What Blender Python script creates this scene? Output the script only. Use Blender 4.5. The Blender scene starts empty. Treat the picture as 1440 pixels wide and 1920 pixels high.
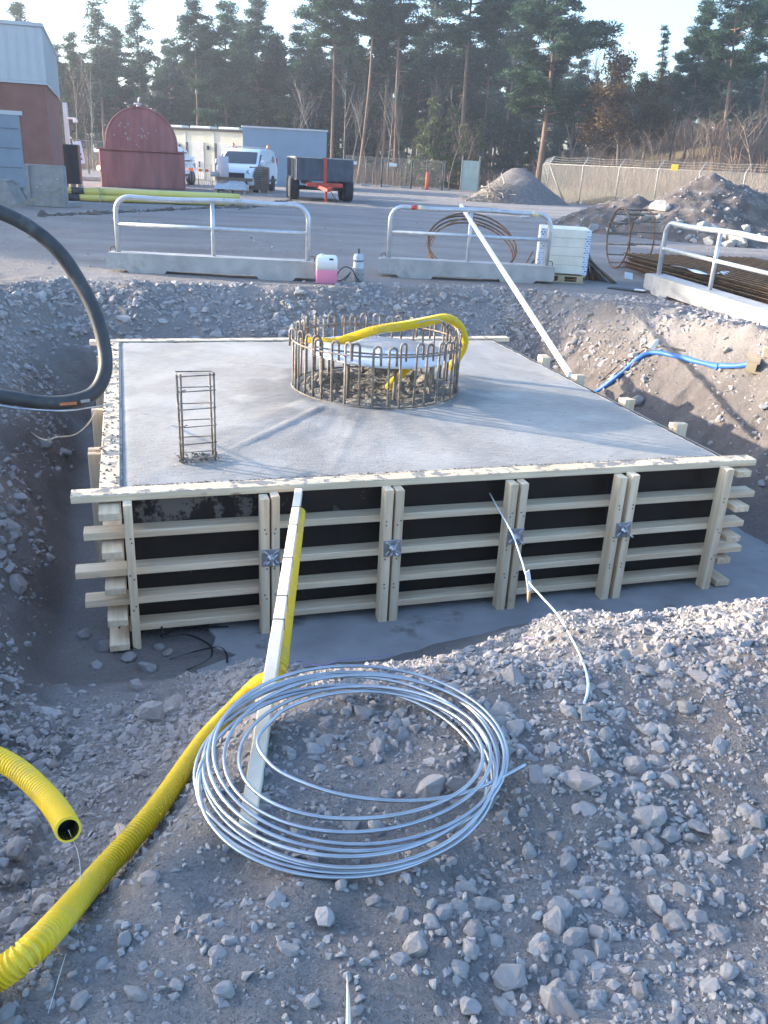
import bpy, bmesh, math, random
import numpy as np
from mathutils import Vector, Matrix, noise as mnoise

random.seed(7)
RNG = np.random.default_rng(7)
SC = bpy.context.scene
COL = SC.collection
rad = math.radians

# ------------------------------------------------------------------ camera, sky, sun, exposure
FPX = 1600.0                       # focal length in pixels of the 1440 x 1920 photograph
PITCH = math.atan(655 / 1600.0)
ROLL = rad(-3.0)
ZC = 1.65                          # eye height above the yard
CF = Vector((0, math.cos(PITCH), -math.sin(PITCH)))
_u0 = Vector((0, math.sin(PITCH), math.cos(PITCH)))
_r0 = Vector((1, 0, 0))
CR = _r0 * math.cos(ROLL) - _u0 * math.sin(ROLL)
CU = _r0 * math.sin(ROLL) + _u0 * math.cos(ROLL)
cam_data = bpy.data.cameras.new('camera')
cam = bpy.data.objects.new('camera', cam_data)
COL.objects.link(cam)
SC.camera = cam
cam_data.sensor_fit = 'VERTICAL'
cam_data.sensor_height = 36.0
cam_data.lens = FPX / 1920.0 * 36.0
cam_data.clip_start = 0.05
cam_data.clip_end = 4000
cam.matrix_world = Matrix(((CR.x, CU.x, -CF.x, 0), (CR.y, CU.y, -CF.y, 0), (CR.z, CU.z, -CF.z, ZC), (0, 0, 0, 1)))

SUN_EL = rad(13.0)
SUN_AZ = Vector((-0.975, 0.222, 0)).normalized()      # horizontal direction towards the sun
sun_dir = Vector((SUN_AZ.x * math.cos(SUN_EL), SUN_AZ.y * math.cos(SUN_EL), math.sin(SUN_EL)))
sl = bpy.data.lights.new('sun', 'SUN')
sl.energy = 2.8
sl.angle = rad(0.9)
sl.color = (1.0, 0.88, 0.73)
sun = bpy.data.objects.new('sun', sl)
COL.objects.link(sun)
sun.rotation_euler = sun_dir.to_track_quat('Z', 'Y').to_euler()

world = bpy.data.worlds.new('World')
SC.world = world
world.use_nodes = True
wn = world.node_tree
sky = wn.nodes.new('ShaderNodeTexSky')
sky.sky_type = 'NISHITA'
sky.sun_disc = False
sky.sun_elevation = SUN_EL
sky.sun_rotation = math.atan2(SUN_AZ.x, SUN_AZ.y)
sky.air_density = 1.0
sky.dust_density = 2.5
sky.ozone_density = 3.5
bg = wn.nodes['Background']
bg.inputs['Strength'].default_value = 0.15
wn.links.new(sky.outputs[0], bg.inputs['Color'])
SC.view_settings.view_transform = 'Standard'
SC.view_settings.look = 'None'
SC.view_settings.gamma = 1.0
SC.view_settings.use_curve_mapping = False
SC.view_settings.exposure = 2.38
SC.cycles.max_bounces = 6
SC.cycles.diffuse_bounces = 3
SC.cycles.use_adaptive_sampling = True
SC.cycles.use_denoising = True


def ray(px, py):
    return CF + CR * ((px - 720) / FPX) - CU * ((py - 960) / FPX)


def at(px, py, z=0.0):
    d = ray(px, py)
    return Vector((0, 0, ZC)) + d * ((z - ZC) / d.z)


def aty(px, py, y):
    d = ray(px, py)
    return Vector((0, 0, ZC)) + d * (y / d.y)


# ------------------------------------------------------------------ small helpers
def lerp(a, b, t):
    return a + (b - a) * t


def sstep(t):
    t = np.clip(t, 0, 1)
    return t * t * (3 - 2 * t)


def link(o, parent=None):
    COL.objects.link(o)
    if parent is not None:
        o.parent = parent
    return o


def tag(o, label=None, cat=None, group=None, kind=None):
    if label: o['label'] = label
    if cat: o['category'] = cat
    if group: o['group'] = group
    if kind: o['kind'] = kind
    return o


def thing(name, label, cat, loc=(0, 0, 0), rotz=0.0, group=None):
    o = bpy.data.objects.new(name, None)
    o.empty_display_size = 0.1
    o.location = loc
    o.rotation_euler = (0, 0, rotz)
    COL.objects.link(o)
    return tag(o, label, cat, group)


def copy_tree(o, parent=None):
    c = o.copy()
    COL.objects.link(c)
    if parent is not None:
        c.parent = parent
    for ch in list(o.children):
        copy_tree(ch, c)
    return c


def spl(pts, n=8, closed=False):
    """Catmull-Rom through the points."""
    P = [Vector(p) for p in pts]
    out = []
    m = len(P)
    rng = range(m) if closed else range(m - 1)
    for i in rng:
        if closed:
            p0, p1, p2, p3 = P[(i - 1) % m], P[i], P[(i + 1) % m], P[(i + 2) % m]
        else:
            p0, p1, p2, p3 = P[max(i - 1, 0)], P[i], P[i + 1], P[min(i + 2, m - 1)]
        for k in range(n):
            t = k / n
            out.append(0.5 * ((2 * p1) + (p2 - p0) * t + (2 * p0 - 5 * p1 + 4 * p2 - p3) * t * t + (3 * p1 - p0 - 3 * p2 + p3) * t ** 3))
    if not closed:
        out.append(P[-1])
    return out


def resample(path, step):
    L = [0.0]
    for a, b in zip(path, path[1:]):
        L.append(L[-1] + (b - a).length)
    n = max(2, int(L[-1] / step))
    out, j = [], 0
    for k in range(n + 1):
        s = L[-1] * k / n
        while j < len(L) - 2 and L[j + 1] < s:
            j += 1
        t = (s - L[j]) / max(1e-9, L[j + 1] - L[j])
        out.append(path[j].lerp(path[j + 1], min(1, t)))
    return out


class MB:
    def __init__(self):
        self.v, self.f, self.s = [], [], []

    def add(self, vs, fs, smooth=False, M=None):
        b = len(self.v)
        if M is not None:
            vs = [M @ Vector(p) for p in vs]
        self.v += [tuple(p) for p in vs]
        self.f += [tuple(b + i for i in q) for q in fs]
        self.s += [smooth] * len(fs)
        return self

    def box(self, c, s, M=None, bev=0.0):
        hx, hy, hz = s[0] / 2, s[1] / 2, s[2] / 2
        T = Matrix.Translation(Vector(c))
        M = T if M is None else M @ T
        if bev <= 0:
            vs = [(x * hx, y * hy, z * hz) for x in (-1, 1) for y in (-1, 1) for z in (-1, 1)]
            fs = [(0, 1, 3, 2), (4, 6, 7, 5), (0, 4, 5, 1), (2, 3, 7, 6), (0, 2, 6, 4), (1, 5, 7, 3)]
            return self.add(vs, fs, False, M)
        b = min(bev, hx * .9, hy * .9, hz * .9)
        idx, vs = {}, []
        for x in (-1, 1):
            for y in (-1, 1):
                for z in (-1, 1):
                    for a in range(3):
                        r = [hx - b, hy - b, hz - b]
                        r[a] = (hx, hy, hz)[a]
                        idx[(x, y, z, a)] = len(vs)
                        vs.append((x * r[0], y * r[1], z * r[2]))
        fs = []
        for a in range(3):
            o = [i for i in range(3) if i != a]
            for sg in (-1, 1):
                q = []
                for p, r in ((-1, -1), (1, -1), (1, 1), (-1, 1)):
                    k = [0, 0, 0]
                    k[a] = sg; k[o[0]] = p; k[o[1]] = r
                    q.append(idx[(*k, a)])
                fs.append(q)
        for a in range(3):           # edges along axis a
            o = [i for i in range(3) if i != a]
            for p in (-1, 1):
                for r in (-1, 1):
                    k0 = [0, 0, 0]; k0[o[0]] = p; k0[o[1]] = r
                    k1 = list(k0); k0[a] = -1; k1[a] = 1
                    fs.append((idx[(*k0, o[0])], idx[(*k1, o[0])], idx[(*k1, o[1])], idx[(*k0, o[1])]))
        for x in (-1, 1):
            for y in (-1, 1):
                for z in (-1, 1):
                    fs.append(tuple(idx[(x, y, z, a)] for a in range(3)))
        return self.add(vs, fs, False, M)

    def beam(self, a, b, w, h, up=(0, 0, 1), bev=0.0):
        a, b = Vector(a), Vector(b)
        d = (b - a)
        L = d.length
        d.normalize()
        x = d.cross(Vector(up))
        if x.length < 1e-4:
            x = d.cross(Vector((1, 0, 0)))
        x.normalize()
        z = x.cross(d)
        m = (a + b) / 2
        M = Matrix(((x.x, d.x, z.x, m.x), (x.y, d.y, z.y, m.y), (x.z, d.z, z.z, m.z), (0, 0, 0, 1)))
        return self.box((0, 0, 0), (w, L, h), M, bev)

    def tube(self, path, r, n=8, caps=True, closed=False, smooth=True):
        P = [Vector(p) for p in path]
        m = len(P)
        R = r if isinstance(r, (list, tuple)) else [r] * m
        T = []
        for i in range(m):
            if closed:
                t = P[(i + 1) % m] - P[(i - 1) % m]
            else:
                t = P[min(i + 1, m - 1)] - P[max(i - 1, 0)]
            T.append(t.normalized() if t.length > 1e-9 else Vector((0, 0, 1)))
        ref = Vector((0, 0, 1)) if abs(T[0].z) < 0.9 else Vector((1, 0, 0))
        nx = T[0].cross(ref).normalized()
        vs, fs = [], []
        for i in range(m):
            nx = (nx - T[i] * nx.dot(T[i]))
            nx = nx.normalized() if nx.length > 1e-6 else T[i].orthogonal().normalized()
            ny = T[i].cross(nx)
            for k in range(n):
                a = 2 * math.pi * k / n
                vs.append(P[i] + (nx * math.cos(a) + ny * math.sin(a)) * R[i])
        for i in range(m if closed else m - 1):
            j = (i + 1) % m
            for k in range(n):
                l = (k + 1) % n
                fs.append((i * n + k, i * n + l, j * n + l, j * n + k))
        self.add(vs, fs, smooth)
        if caps and not closed:
            b = len(self.v) - len(vs)
            self.f.append(tuple(b + k for k in reversed(range(n)))); self.s.append(False)
            self.f.append(tuple(b + (m - 1) * n + k for k in range(n))); self.s.append(False)
        return self

    def lathe(self, prof, n=24, M=None, smooth=True):
        vs, fs = [], []
        for r, z in prof:
            for k in range(n):
                a = 2 * math.pi * k / n
                vs.append((r * math.cos(a), r * math.sin(a), z))
        for i in range(len(prof) - 1):
            for k in range(n):
                l = (k + 1) % n
                fs.append((i * n + k, i * n + l, (i + 1) * n + l, (i + 1) * n + k))
        self.add(vs, fs, smooth, M)
        b = len(self.v) - len(vs)
        if prof[0][0] > 1e-5:
            self.f.append(tuple(b + k for k in reversed(range(n)))); self.s.append(False)
        if prof[-1][0] > 1e-5:
            self.f.append(tuple(b + (len(prof) - 1) * n + k for k in range(n))); self.s.append(False)
        return self

    def prism(self, pts, h, M=None, smooth=False):
        """pts in the xy plane, extruded along z from 0 to h."""
        n = len(pts)
        vs = [(x, y, 0) for x, y in pts] + [(x, y, h) for x, y in pts]
        fs = [tuple(reversed(range(n))), tuple(range(n, 2 * n))]
        fs += [(i, (i + 1) % n, n + (i + 1) % n, n + i) for i in range(n)]
        return self.add(vs, fs, smooth, M)

    def build(self, name, mat, parent=None, origin=None, recalc=True):
        me = bpy.data.meshes.new(name)
        vs = self.v
        if origin is not None:
            o = Vector(origin)
            vs = [(p[0] - o.x, p[1] - o.y, p[2] - o.z) for p in vs]
        me.from_pydata(vs, [], self.f)
        if recalc:
            bm = bmesh.new()
            bm.from_mesh(me)
            bmesh.ops.recalc_face_normals(bm, faces=bm.faces)
            bm.to_mesh(me)
            bm.free()
        me.polygons.foreach_set('use_smooth', self.s)
        if mat is not None:
            me.materials.append(mat)
        ob = bpy.data.objects.new(name, me)
        link(ob, parent)
        if origin is not None and parent is None:
            ob.location = origin
        return ob


def np_mesh(name, V, Fc, mat, smooth=False, parent=None):
    """Fast mesh from numpy arrays: V (n,3), Fc (m,3|4)."""
    me = bpy.data.meshes.new(name)
    k = Fc.shape[1]
    me.vertices.add(len(V))
    me.vertices.foreach_set('co', np.ascontiguousarray(V, dtype=np.float32).ravel())
    me.loops.add(len(Fc) * k)
    me.loops.foreach_set('vertex_index', np.ascontiguousarray(Fc, dtype=np.int32).ravel())
    me.polygons.add(len(Fc))
    me.polygons.foreach_set('loop_start', np.arange(0, len(Fc) * k, k, dtype=np.int32))
    me.polygons.foreach_set('use_smooth', np.full(len(Fc), smooth, dtype=bool))
    me.update(calc_edges=True)
    if mat is not None:
        me.materials.append(mat)
    ob = bpy.data.objects.new(name, me)
    link(ob, parent)
    return ob


# numpy value noise ---------------------------------------------------------------
_perm = np.random.default_rng(3).random((256, 256))


def vnoise(x, y):
    xi = np.floor(x).astype(int); yi = np.floor(y).astype(int)
    xf = x - xi; yf = y - yi
    u = xf * xf * (3 - 2 * xf); v = yf * yf * (3 - 2 * yf)
    g = lambda a, b: _perm[a & 255, b & 255]
    return (g(xi, yi) * (1 - u) + g(xi + 1, yi) * u) * (1 - v) + (g(xi, yi + 1) * (1 - u) + g(xi + 1, yi + 1) * u) * v


def fbm(x, y, oct=4):
    s, a, t = 0.0, 1.0, 0.0
    for i in range(oct):
        s = s + a * vnoise(x * 2 ** i + 17.3 * i, y * 2 ** i + 9.1 * i)
        t += a
        a *= 0.5
    return s / t - 0.5


# ------------------------------------------------------------------ materials
MATS = {}


def mat(name, c1, c2=None, scale=8.0, rough=0.7, metal=0.0, bump=0.0, bscale=60.0, detail=5.0, stretch=None,
        spec=None, rand=0.0, c3=None, s3=2.0, t3=(0.55, 0.7), coat=0.0, trans=0.0, alpha=None, emit=0.0):
    """Two-tone noise colour, optional third patchy colour, per-object value jitter and fine bump."""
    if name in MATS:
        return MATS[name]
    m = bpy.data.materials.new(name)
    m.use_nodes = True
    nt = m.node_tree
    N, L = nt.nodes, nt.links
    b = N['Principled BSDF']
    b.inputs['Roughness'].default_value = rough
    b.inputs['Metallic'].default_value = metal
    if spec is not None: b.inputs['Specular IOR Level'].default_value = spec
    if coat: b.inputs['Coat Weight'].default_value = coat
    if trans: b.inputs['Transmission Weight'].default_value = trans
    tc = N.new('ShaderNodeTexCoord')
    src = tc.outputs['Object']
    if stretch:
        mp = N.new('ShaderNodeMapping')
        mp.inputs['Scale'].default_value = stretch
        L.new(src, mp.inputs[0]); src = mp.outputs[0]
    c2 = c2 or tuple(x * 0.8 for x in c1)
    no = N.new('ShaderNodeTexNoise')
    no.inputs['Scale'].default_value = scale
    no.inputs['Detail'].default_value = detail
    L.new(src, no.inputs['Vector'])
    rp = N.new('ShaderNodeValToRGB')
    rp.color_ramp.elements[0].position = 0.35
    rp.color_ramp.elements[1].position = 0.65
    rp.color_ramp.elements[0].color = (*c1, 1)
    rp.color_ramp.elements[1].color = (*c2, 1)
    L.new(no.outputs['Fac'], rp.inputs[0])
    out = rp.outputs[0]
    if c3:
        n3 = N.new('ShaderNodeTexNoise')
        n3.inputs['Scale'].default_value = s3
        n3.inputs['Detail'].default_value = 8
        n3.inputs['Roughness'].default_value = 0.7
        L.new(src, n3.inputs['Vector'])
        r3 = N.new('ShaderNodeMapRange')
        r3.inputs[1].default_value, r3.inputs[2].default_value = t3
        L.new(n3.outputs['Fac'], r3.inputs[0])
        mx = N.new('ShaderNodeMix'); mx.data_type = 'RGBA'
        L.new(r3.outputs[0], mx.inputs[0]); L.new(out, mx.inputs[6])
        mx.inputs[7].default_value = (*c3, 1)
        out = mx.outputs[2]
    if rand:
        oi = N.new('ShaderNodeObjectInfo')
        mr = N.new('ShaderNodeMapRange')
        mr.inputs[3].default_value, mr.inputs[4].default_value = 1 - rand, 1 + rand
        L.new(oi.outputs['Random'], mr.inputs[0])
        vm = N.new('ShaderNodeVectorMath'); vm.operation = 'SCALE'
        L.new(out, vm.inputs[0]); L.new(mr.outputs[0], vm.inputs['Scale'])
        out = vm.outputs[0]
    L.new(out, b.inputs['Base Color'])
    if bump:
        nb = N.new('ShaderNodeTexNoise')
        nb.inputs['Scale'].default_value = bscale
        nb.inputs['Detail'].default_value = 6
        L.new(src, nb.inputs['Vector'])
        bp = N.new('ShaderNodeBump')
        bp.inputs['Strength'].default_value = bump
        bp.inputs['Distance'].default_value = 0.02
        L.new(nb.outputs['Fac'], bp.inputs['Height'])
        L.new(bp.outputs[0], b.inputs['Normal'])
    if emit:
        L.new(out, b.inputs['Emission Color'])
        b.inputs['Emission Strength'].default_value = emit
    MATS[name] = m
    return m
# ------------------------------------------------------------------ the ground
YAW = rad(17.2)
OX, OY = -1.57, 4.76               # near left corner of the cast slab
E1 = (math.cos(YAW), math.sin(YAW))
E2 = (-math.sin(YAW), math.cos(YAW))
SW, SL, SH = 4.2, 4.32, 0.98       # slab width, depth, height
PIT = -1.2


def uv(x, y):
    dx, dy = x - OX, y - OY
    return dx * E1[0] + dy * E1[1], dx * E2[0] + dy * E2[1]


def xy(u, v):
    return OX + u * E1[0] + v * E2[0], OY + u * E1[1] + v * E2[1]


def pit_t(x, y):
    u, v = uv(x, y)
    n = fbm(x * 0.9, y * 0.9, 4)
    dl = np.maximum(-0.42 - u, 0) / 1.15
    dr = np.maximum(u - 5.15, 0) / 1.15
    # the right side opens towards the near corner
    df = np.maximum(-0.52 - v, 0) / (2.15 + 0.85 * sstep((0.9 - u) / 1.2))
    db = np.maximum(v - 4.62, 0) / 2.5
    t = np.sqrt(np.maximum(dl, dr) ** 2 + np.maximum(df, db) ** 2)
    return t + n * 0.28 * (t > 0)


def H(x, y):
    x = np.asarray(x, float); y = np.asarray(y, float)
    t = pit_t(x, y)
    tc_ = np.clip(t, 0, 1)
    inpit = 1 - (0.9 * tc_ + 0.1 * sstep(tc_))
    z = PIT * inpit - 0.02 * inpit
    u, v = uv(x, y)
    near = sstep((13.0 - y) / 3.0) * sstep((9 - np.abs(x)) / 3)
    rough = fbm(x * 1.1 + 5, y * 1.1, 5) * 0.24 + fbm(x * 6, y * 6, 3) * 0.07 + fbm(x * 19, y * 19, 2) * 0.022
    z = z + rough * near * (0.08 + 0.92 * sstep(t * 2.5))
    # spoil ridge thrown up along the near and right edge of the pit
    ridge = np.exp(-((v + 3.1) / 0.5) ** 2) * sstep((u - 0.6) / 1.6) * 0.10
    ridge_l = np.exp(-((u + 1.75) / 0.5) ** 2) * sstep((v + 2.2) / 1.5) * sstep((3.4 - v) / 2) * 0.10
    ridge_r = np.exp(-((u - 6.7) / 0.9) ** 2) * sstep((v + 1) / 2) * 0.16
    z = z + (ridge + ridge_l + ridge_r) * near
    z = z + 0.075 * np.exp(-((u + .05) / .55) ** 2 - ((v + 1.0) / .45) ** 2) * inpit
    bank = sstep(t / .2) * sstep((1.5 - t) / .4) * near * ((u > 4.6) | (v > 4.4) | (u < -.3))
    z = z + bank * (np.abs(fbm(x * 2.6 + 2, y * 2.6, 4)) * -.30 + .05 + fbm(x * 11, y * 11, 2) * .07)
    # yard: faint ruts and hollows
    far = 1 - near
    z = z + far * (fbm(x * 0.12, y * 0.12, 3) * 0.10 + fbm(x * 0.9, y * 0.5, 3) * 0.03) * sstep((70 - y) / 20)
    # bank behind the wire fence on the right
    s = (x - 8.3) * 0.72 + (y - 52) * 0.70
    hill = np.clip(s - 1.5, 0, 30) * 0.145 * sstep((x - 9) / 14)
    z = z + hill * (1 + fbm(x * 0.15, y * 0.15, 3) * 0.5)
    z = z + sstep((y - 76) / 30) * 1.2 * (1 - sstep((x - 9) / 14))
    return z


def Hs(x, y):
    return float(H(np.array([x]), np.array([y]))[0])


def axis(lo, hi, step, far_lo, far_hi, g):
    a = list(np.arange(lo, hi, step))
    s, p = step, hi
    while p < far_hi:
        a.append(p); s *= g; p += s
    a.append(far_hi)
    s, p, b = step, lo, []
    while p > far_lo:
        s *= g; p -= s; b.append(max(p, far_lo))
    return np.array(sorted(set(b + a)))


gx = axis(-5.5, 6.0, 0.048, -900, 900, 1.06)
gy = axis(0.5, 12.5, 0.046, -60, 1500, 1.05)
GX, GY = np.meshgrid(gx, gy)
GZ = H(GX.ravel(), GY.ravel())
GV = np.stack([GX.ravel(), GY.ravel(), GZ], 1)
nx_, ny_ = len(gx), len(gy)
ii = (np.arange(ny_ - 1)[:, None] * nx_ + np.arange(nx_ - 1)[None, :]).ravel()
GF = np.stack([ii, ii + 1, ii + 1 + nx_, ii + nx_], 1)


def brown_mask(x, y):
    """Where the soil itself is raw brown clay instead of grey crushed rock."""
    u, v = uv(x, y)
    t = pit_t(x, y)
    b = 0.75 * sstep((u - 4.9) / 0.5) * sstep((1.0 - t) / .5) * sstep((v + 1.0) / 1.5)
    b = np.maximum(b, sstep((v - 4.4) / 0.4) * sstep((0.62 - t) / 0.3))
    b = np.maximum(b, 0.75 * sstep((-0.3 - u) / 0.3) * sstep((0.8 - t) / 0.4))
    b = np.maximum(b, 0.35 * np.exp(-((x - 0.9) / 1.0) ** 2 - ((y - 2.35) / 0.5) ** 2))
    return np.clip(b + fbm(x * 1.7, y * 1.7, 4) * 0.6 - 0.02, 0, 1)


def ground_material():
    m = bpy.data.materials.new('ground_soil')
    m.use_nodes = True
    N, L = m.node_tree.nodes, m.node_tree.links
    b = N['Principled BSDF']
    b.inputs['Roughness'].default_value = 0.95
    b.inputs['Specular IOR Level'].default_value = 0.2
    tc = N.new('ShaderNodeTexCoord')
    at_ = N.new('ShaderNodeAttribute'); at_.attribute_name = 'clay'
    at2 = N.new('ShaderNodeAttribute'); at2.attribute_name = 'cover'

    def noise(scale, det=6, ro=0.6):
        n = N.new('ShaderNodeTexNoise')
        n.inputs['Scale'].default_value = scale
        n.inputs['Detail'].default_value = det
        n.inputs['Roughness'].default_value = ro
        L.new(tc.outputs['Object'], n.inputs['Vector'])
        return n.outputs['Fac']

    def ramp(f, c0, c1, p0=.35, p1=.65):
        r = N.new('ShaderNodeValToRGB')
        r.color_ramp.elements[0].position = p0; r.color_ramp.elements[1].position = p1
        r.color_ramp.elements[0].color = (*c0, 1); r.color_ramp.elements[1].color = (*c1, 1)
        L.new(f, r.inputs[0]); return r.outputs[0]

    def mix(f, a, c):
        x = N.new('ShaderNodeMix'); x.data_type = 'RGBA'
        L.new(f, x.inputs[0]); L.new(a, x.inputs[6])
        if isinstance(c, tuple): x.inputs[7].default_value = (*c, 1)
        else: L.new(c, x.inputs[7])
        return x.outputs[2]
    grey = ramp(noise(2.2), (0.26, 0.238, 0.225), (0.36, 0.335, 0.318))
    fine = ramp(noise(70, 4, .7), (0.17, 0.152, 0.142), (0.45, 0.42, 0.40), .28, .72)
    base = N.new('ShaderNodeMix'); base.data_type = 'RGBA'; base.inputs[0].default_value = 0.5
    L.new(grey, base.inputs[6]); L.new(fine, base.inputs[7])
    big = N.new('ShaderNodeMapRange'); big.inputs[1].default_value = .42; big.inputs[2].default_value = .66; big.inputs[4].default_value = .75
    L.new(noise(1.1, 5, .65), big.inputs[0])
    tint = mix(big.outputs[0], base.outputs[2], (0.265, 0.225, 0.20))
    clay = ramp(noise(5.0), (0.20, 0.168, 0.148), (0.305, 0.262, 0.232))
    clayf = mix(noise(60, 4), clay, (0.15, 0.12, 0.10))
    out = mix(at_.outputs['Fac'], tint, clayf)
    dry = ramp(noise(4.0), (0.16, 0.12, 0.065), (0.30, 0.23, 0.13))
    out = mix(at2.outputs['Fac'], out, dry)
    # wheel tracks and scraped streaks across the yard
    mp = N.new('ShaderNodeMapping'); mp.inputs['Scale'].default_value = (.09, .42, 1); mp.inputs['Rotation'].default_value = (0, 0, .12)
    L.new(tc.outputs['Object'], mp.inputs[0])
    sn = N.new('ShaderNodeTexNoise'); sn.inputs['Scale'].default_value = 1.6; sn.inputs['Detail'].default_value = 6; sn.inputs['Roughness'].default_value = .65
    L.new(mp.outputs[0], sn.inputs['Vector'])
    sr = N.new('ShaderNodeMapRange'); sr.inputs[1].default_value = .36; sr.inputs[2].default_value = .64; sr.inputs[3].default_value = .82; sr.inputs[4].default_value = 1.10
    L.new(sn.outputs['Fac'], sr.inputs[0])
    vs_ = N.new('ShaderNodeVectorMath'); vs_.operation = 'SCALE'
    L.new(out, vs_.inputs[0]); L.new(sr.outputs[0], vs_.inputs['Scale'])
    L.new(vs_.outputs[0], b.inputs['Base Color'])
    # grit relief
    v = N.new('ShaderNodeTexVoronoi'); v.inputs['Scale'].default_value = 55
    L.new(tc.outputs['Object'], v.inputs['Vector'])
    b1 = N.new('ShaderNodeBump'); b1.inputs['Strength'].default_value = 0.55; b1.inputs['Distance'].default_value = 0.012; b1.invert = True
    L.new(v.outputs['Distance'], b1.inputs['Height'])
    b2 = N.new('ShaderNodeBump'); b2.inputs['Strength'].default_value = 0.9; b2.inputs['Distance'].default_value = 0.022
    L.new(noise(120, 4, .7), b2.inputs['Height']); L.new(b1.outputs[0], b2.inputs['Normal'])
    b3 = N.new('ShaderNodeBump'); b3.inputs['Strength'].default_value = 0.6; b3.inputs['Distance'].default_value = 0.06
    L.new(noise(9, 5, .6), b3.inputs['Height']); L.new(b2.outputs[0], b3.inputs['Normal'])
    L.new(b3.outputs[0], b.inputs['Normal'])
    return m


M_ground = ground_material()
ground = np_mesh('ground', GV, GF, M_ground, smooth=True)
tag(ground, 'grey crushed rock yard with an excavated pit and raw banks', 'ground', kind='structure')
ca = ground.data.attributes.new('clay', 'FLOAT', 'POINT')
ca.data.foreach_set('value', brown_mask(GX.ravel(), GY.ravel()).astype(np.float32))
sfence = (GX.ravel() - 8.3) * 0.72 + (GY.ravel() - 52) * 0.70
cover = np.maximum(sstep((sfence - 0.3) / 1.5) * (GX.ravel() > 6), sstep((GY.ravel() - 74) / 4))
cb = ground.data.attributes.new('cover', 'FLOAT', 'POINT')
cb.data.foreach_set('value', cover.astype(np.float32))

# blinding concrete on the pit floor
M_blind = mat('blinding_concrete', (0.25, 0.245, 0.24), (0.33, 0.325, 0.32), 3.0, 0.85, bump=0.25, bscale=40,
              c3=(0.17, 0.155, 0.14), s3=1.6, t3=(0.58, 0.66))
bmesh_pts = []
NB = 260
for k in range(NB):
    a = 2 * math.pi * k / NB
    # rounded rectangle with a ragged edge
    cu, cv, hu, hv = 2.62, 2.08, 2.72, 2.78
    c, s = math.cos(a), math.sin(a)
    rr = 1.0 / max(abs(c) / hu, abs(s) / hv)
    rr *= 1 + 0.022 * mnoise.noise((c * 3, s * 3, 1.0)) + 0.012 * mnoise.noise((c * 9, s * 9, 4.0))
    pu, pv_ = cu + c * rr, cv + s * rr
    if pv_ < 0.4:
        pu = max(pu, 0.45 + 0.45 * mnoise.noise((pv_ * 4, 2.0, 0.0)) + 0.12 * mnoise.noise((pv_ * 15, 7.0, 0.0)) + 0.3 * max(0, pv_ + .1))
    bmesh_pts.append((pu, pv_))
bl = MB()
bl.prism(bmesh_pts, 0.03)
blinding = bl.build('concrete_blinding', M_blind)
blinding.location = (OX, OY, PIT - 0.028)
blinding.rotation_euler = (0, 0, YAW)
tag(blinding, 'thin pale concrete blinding on the pit floor round the formwork', 'concrete floor', kind='structure')

# ------------------------------------------------------------------ stones
def stone_protos(n, seed, npts=16):
    r = np.random.default_rng(seed)
    out = []
    for i in range(n):
        bm = bmesh.new()
        P = r.normal(size=(npts, 3))
        P /= np.linalg.norm(P, axis=1)[:, None]
        P *= r.uniform(0.86, 1.05, (npts, 1))
        P *= np.array([1.0, r.uniform(0.6, 0.95), r.uniform(0.38, 0.75)])
        for p in P:
            bm.verts.new(p)
        bmesh.ops.convex_hull(bm, input=bm.verts)
        bmesh.ops.delete(bm, geom=[v for v in bm.verts if not v.link_faces], context='VERTS')
        bmesh.ops.triangulate(bm, faces=bm.faces)
        bm.verts.index_update()
        V = np.array([v.co[:] for v in bm.verts])
        Fc = np.array([[v.index for v in f.verts] for f in bm.faces])
        bm.free()
        out.append((V, Fc))
    return out


def rot_mats(n, r, tilt=0.6):
    """Random rotations, mostly lying flat."""
    az = r.uniform(0, 2 * math.pi, n)
    ax = r.normal(0, tilt, n); ay = r.normal(0, tilt, n)
    cz, sz, cx, sx, cy, sy = np.cos(az), np.sin(az), np.cos(ax), np.sin(ax), np.cos(ay), np.sin(ay)
    o, l = np.zeros(n), np.ones(n)
    RZ = np.stack([cz, -sz, o, sz, cz, o, o, o, l], 1).reshape(n, 3, 3)
    RX = np.stack([l, o, o, o, cx, -sx, o, sx, cx], 1).reshape(n, 3, 3)
    RY = np.stack([cy, o, sy, o, l, o, -sy, o, cy], 1).reshape(n, 3, 3)
    return RX @ RY @ RZ


def stone_cloud(P, S, protos, r, tilt=0.6):
    n = len(P)
    R = rot_mats(n, r, tilt)
    kind = r.integers(0, len(protos), n)
    Vs, Fs, b = [], [], 0
    for k, (V, Fc) in enumerate(protos):
        m = np.where(kind == k)[0]
        if not len(m):
            continue
        W = np.einsum('nij,vj->nvi', R[m], V) * S[m][:, None, None] + P[m][:, None, :]
        Vs.append(W.reshape(-1, 3))
        Fs.append((Fc[None] + (np.arange(len(m)) * len(V))[:, None, None]).reshape(-1, 3) + b)
        b += len(m) * len(V)
    return np.concatenate(Vs), np.concatenate(Fs)


def project(P):
    q = P - np.array([0, 0, ZC])
    w = q @ np.array(CF)
    return 720 + FPX * (q @ np.array(CR)) / w, 960 - FPX * (q @ np.array(CU)) / w, w


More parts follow.
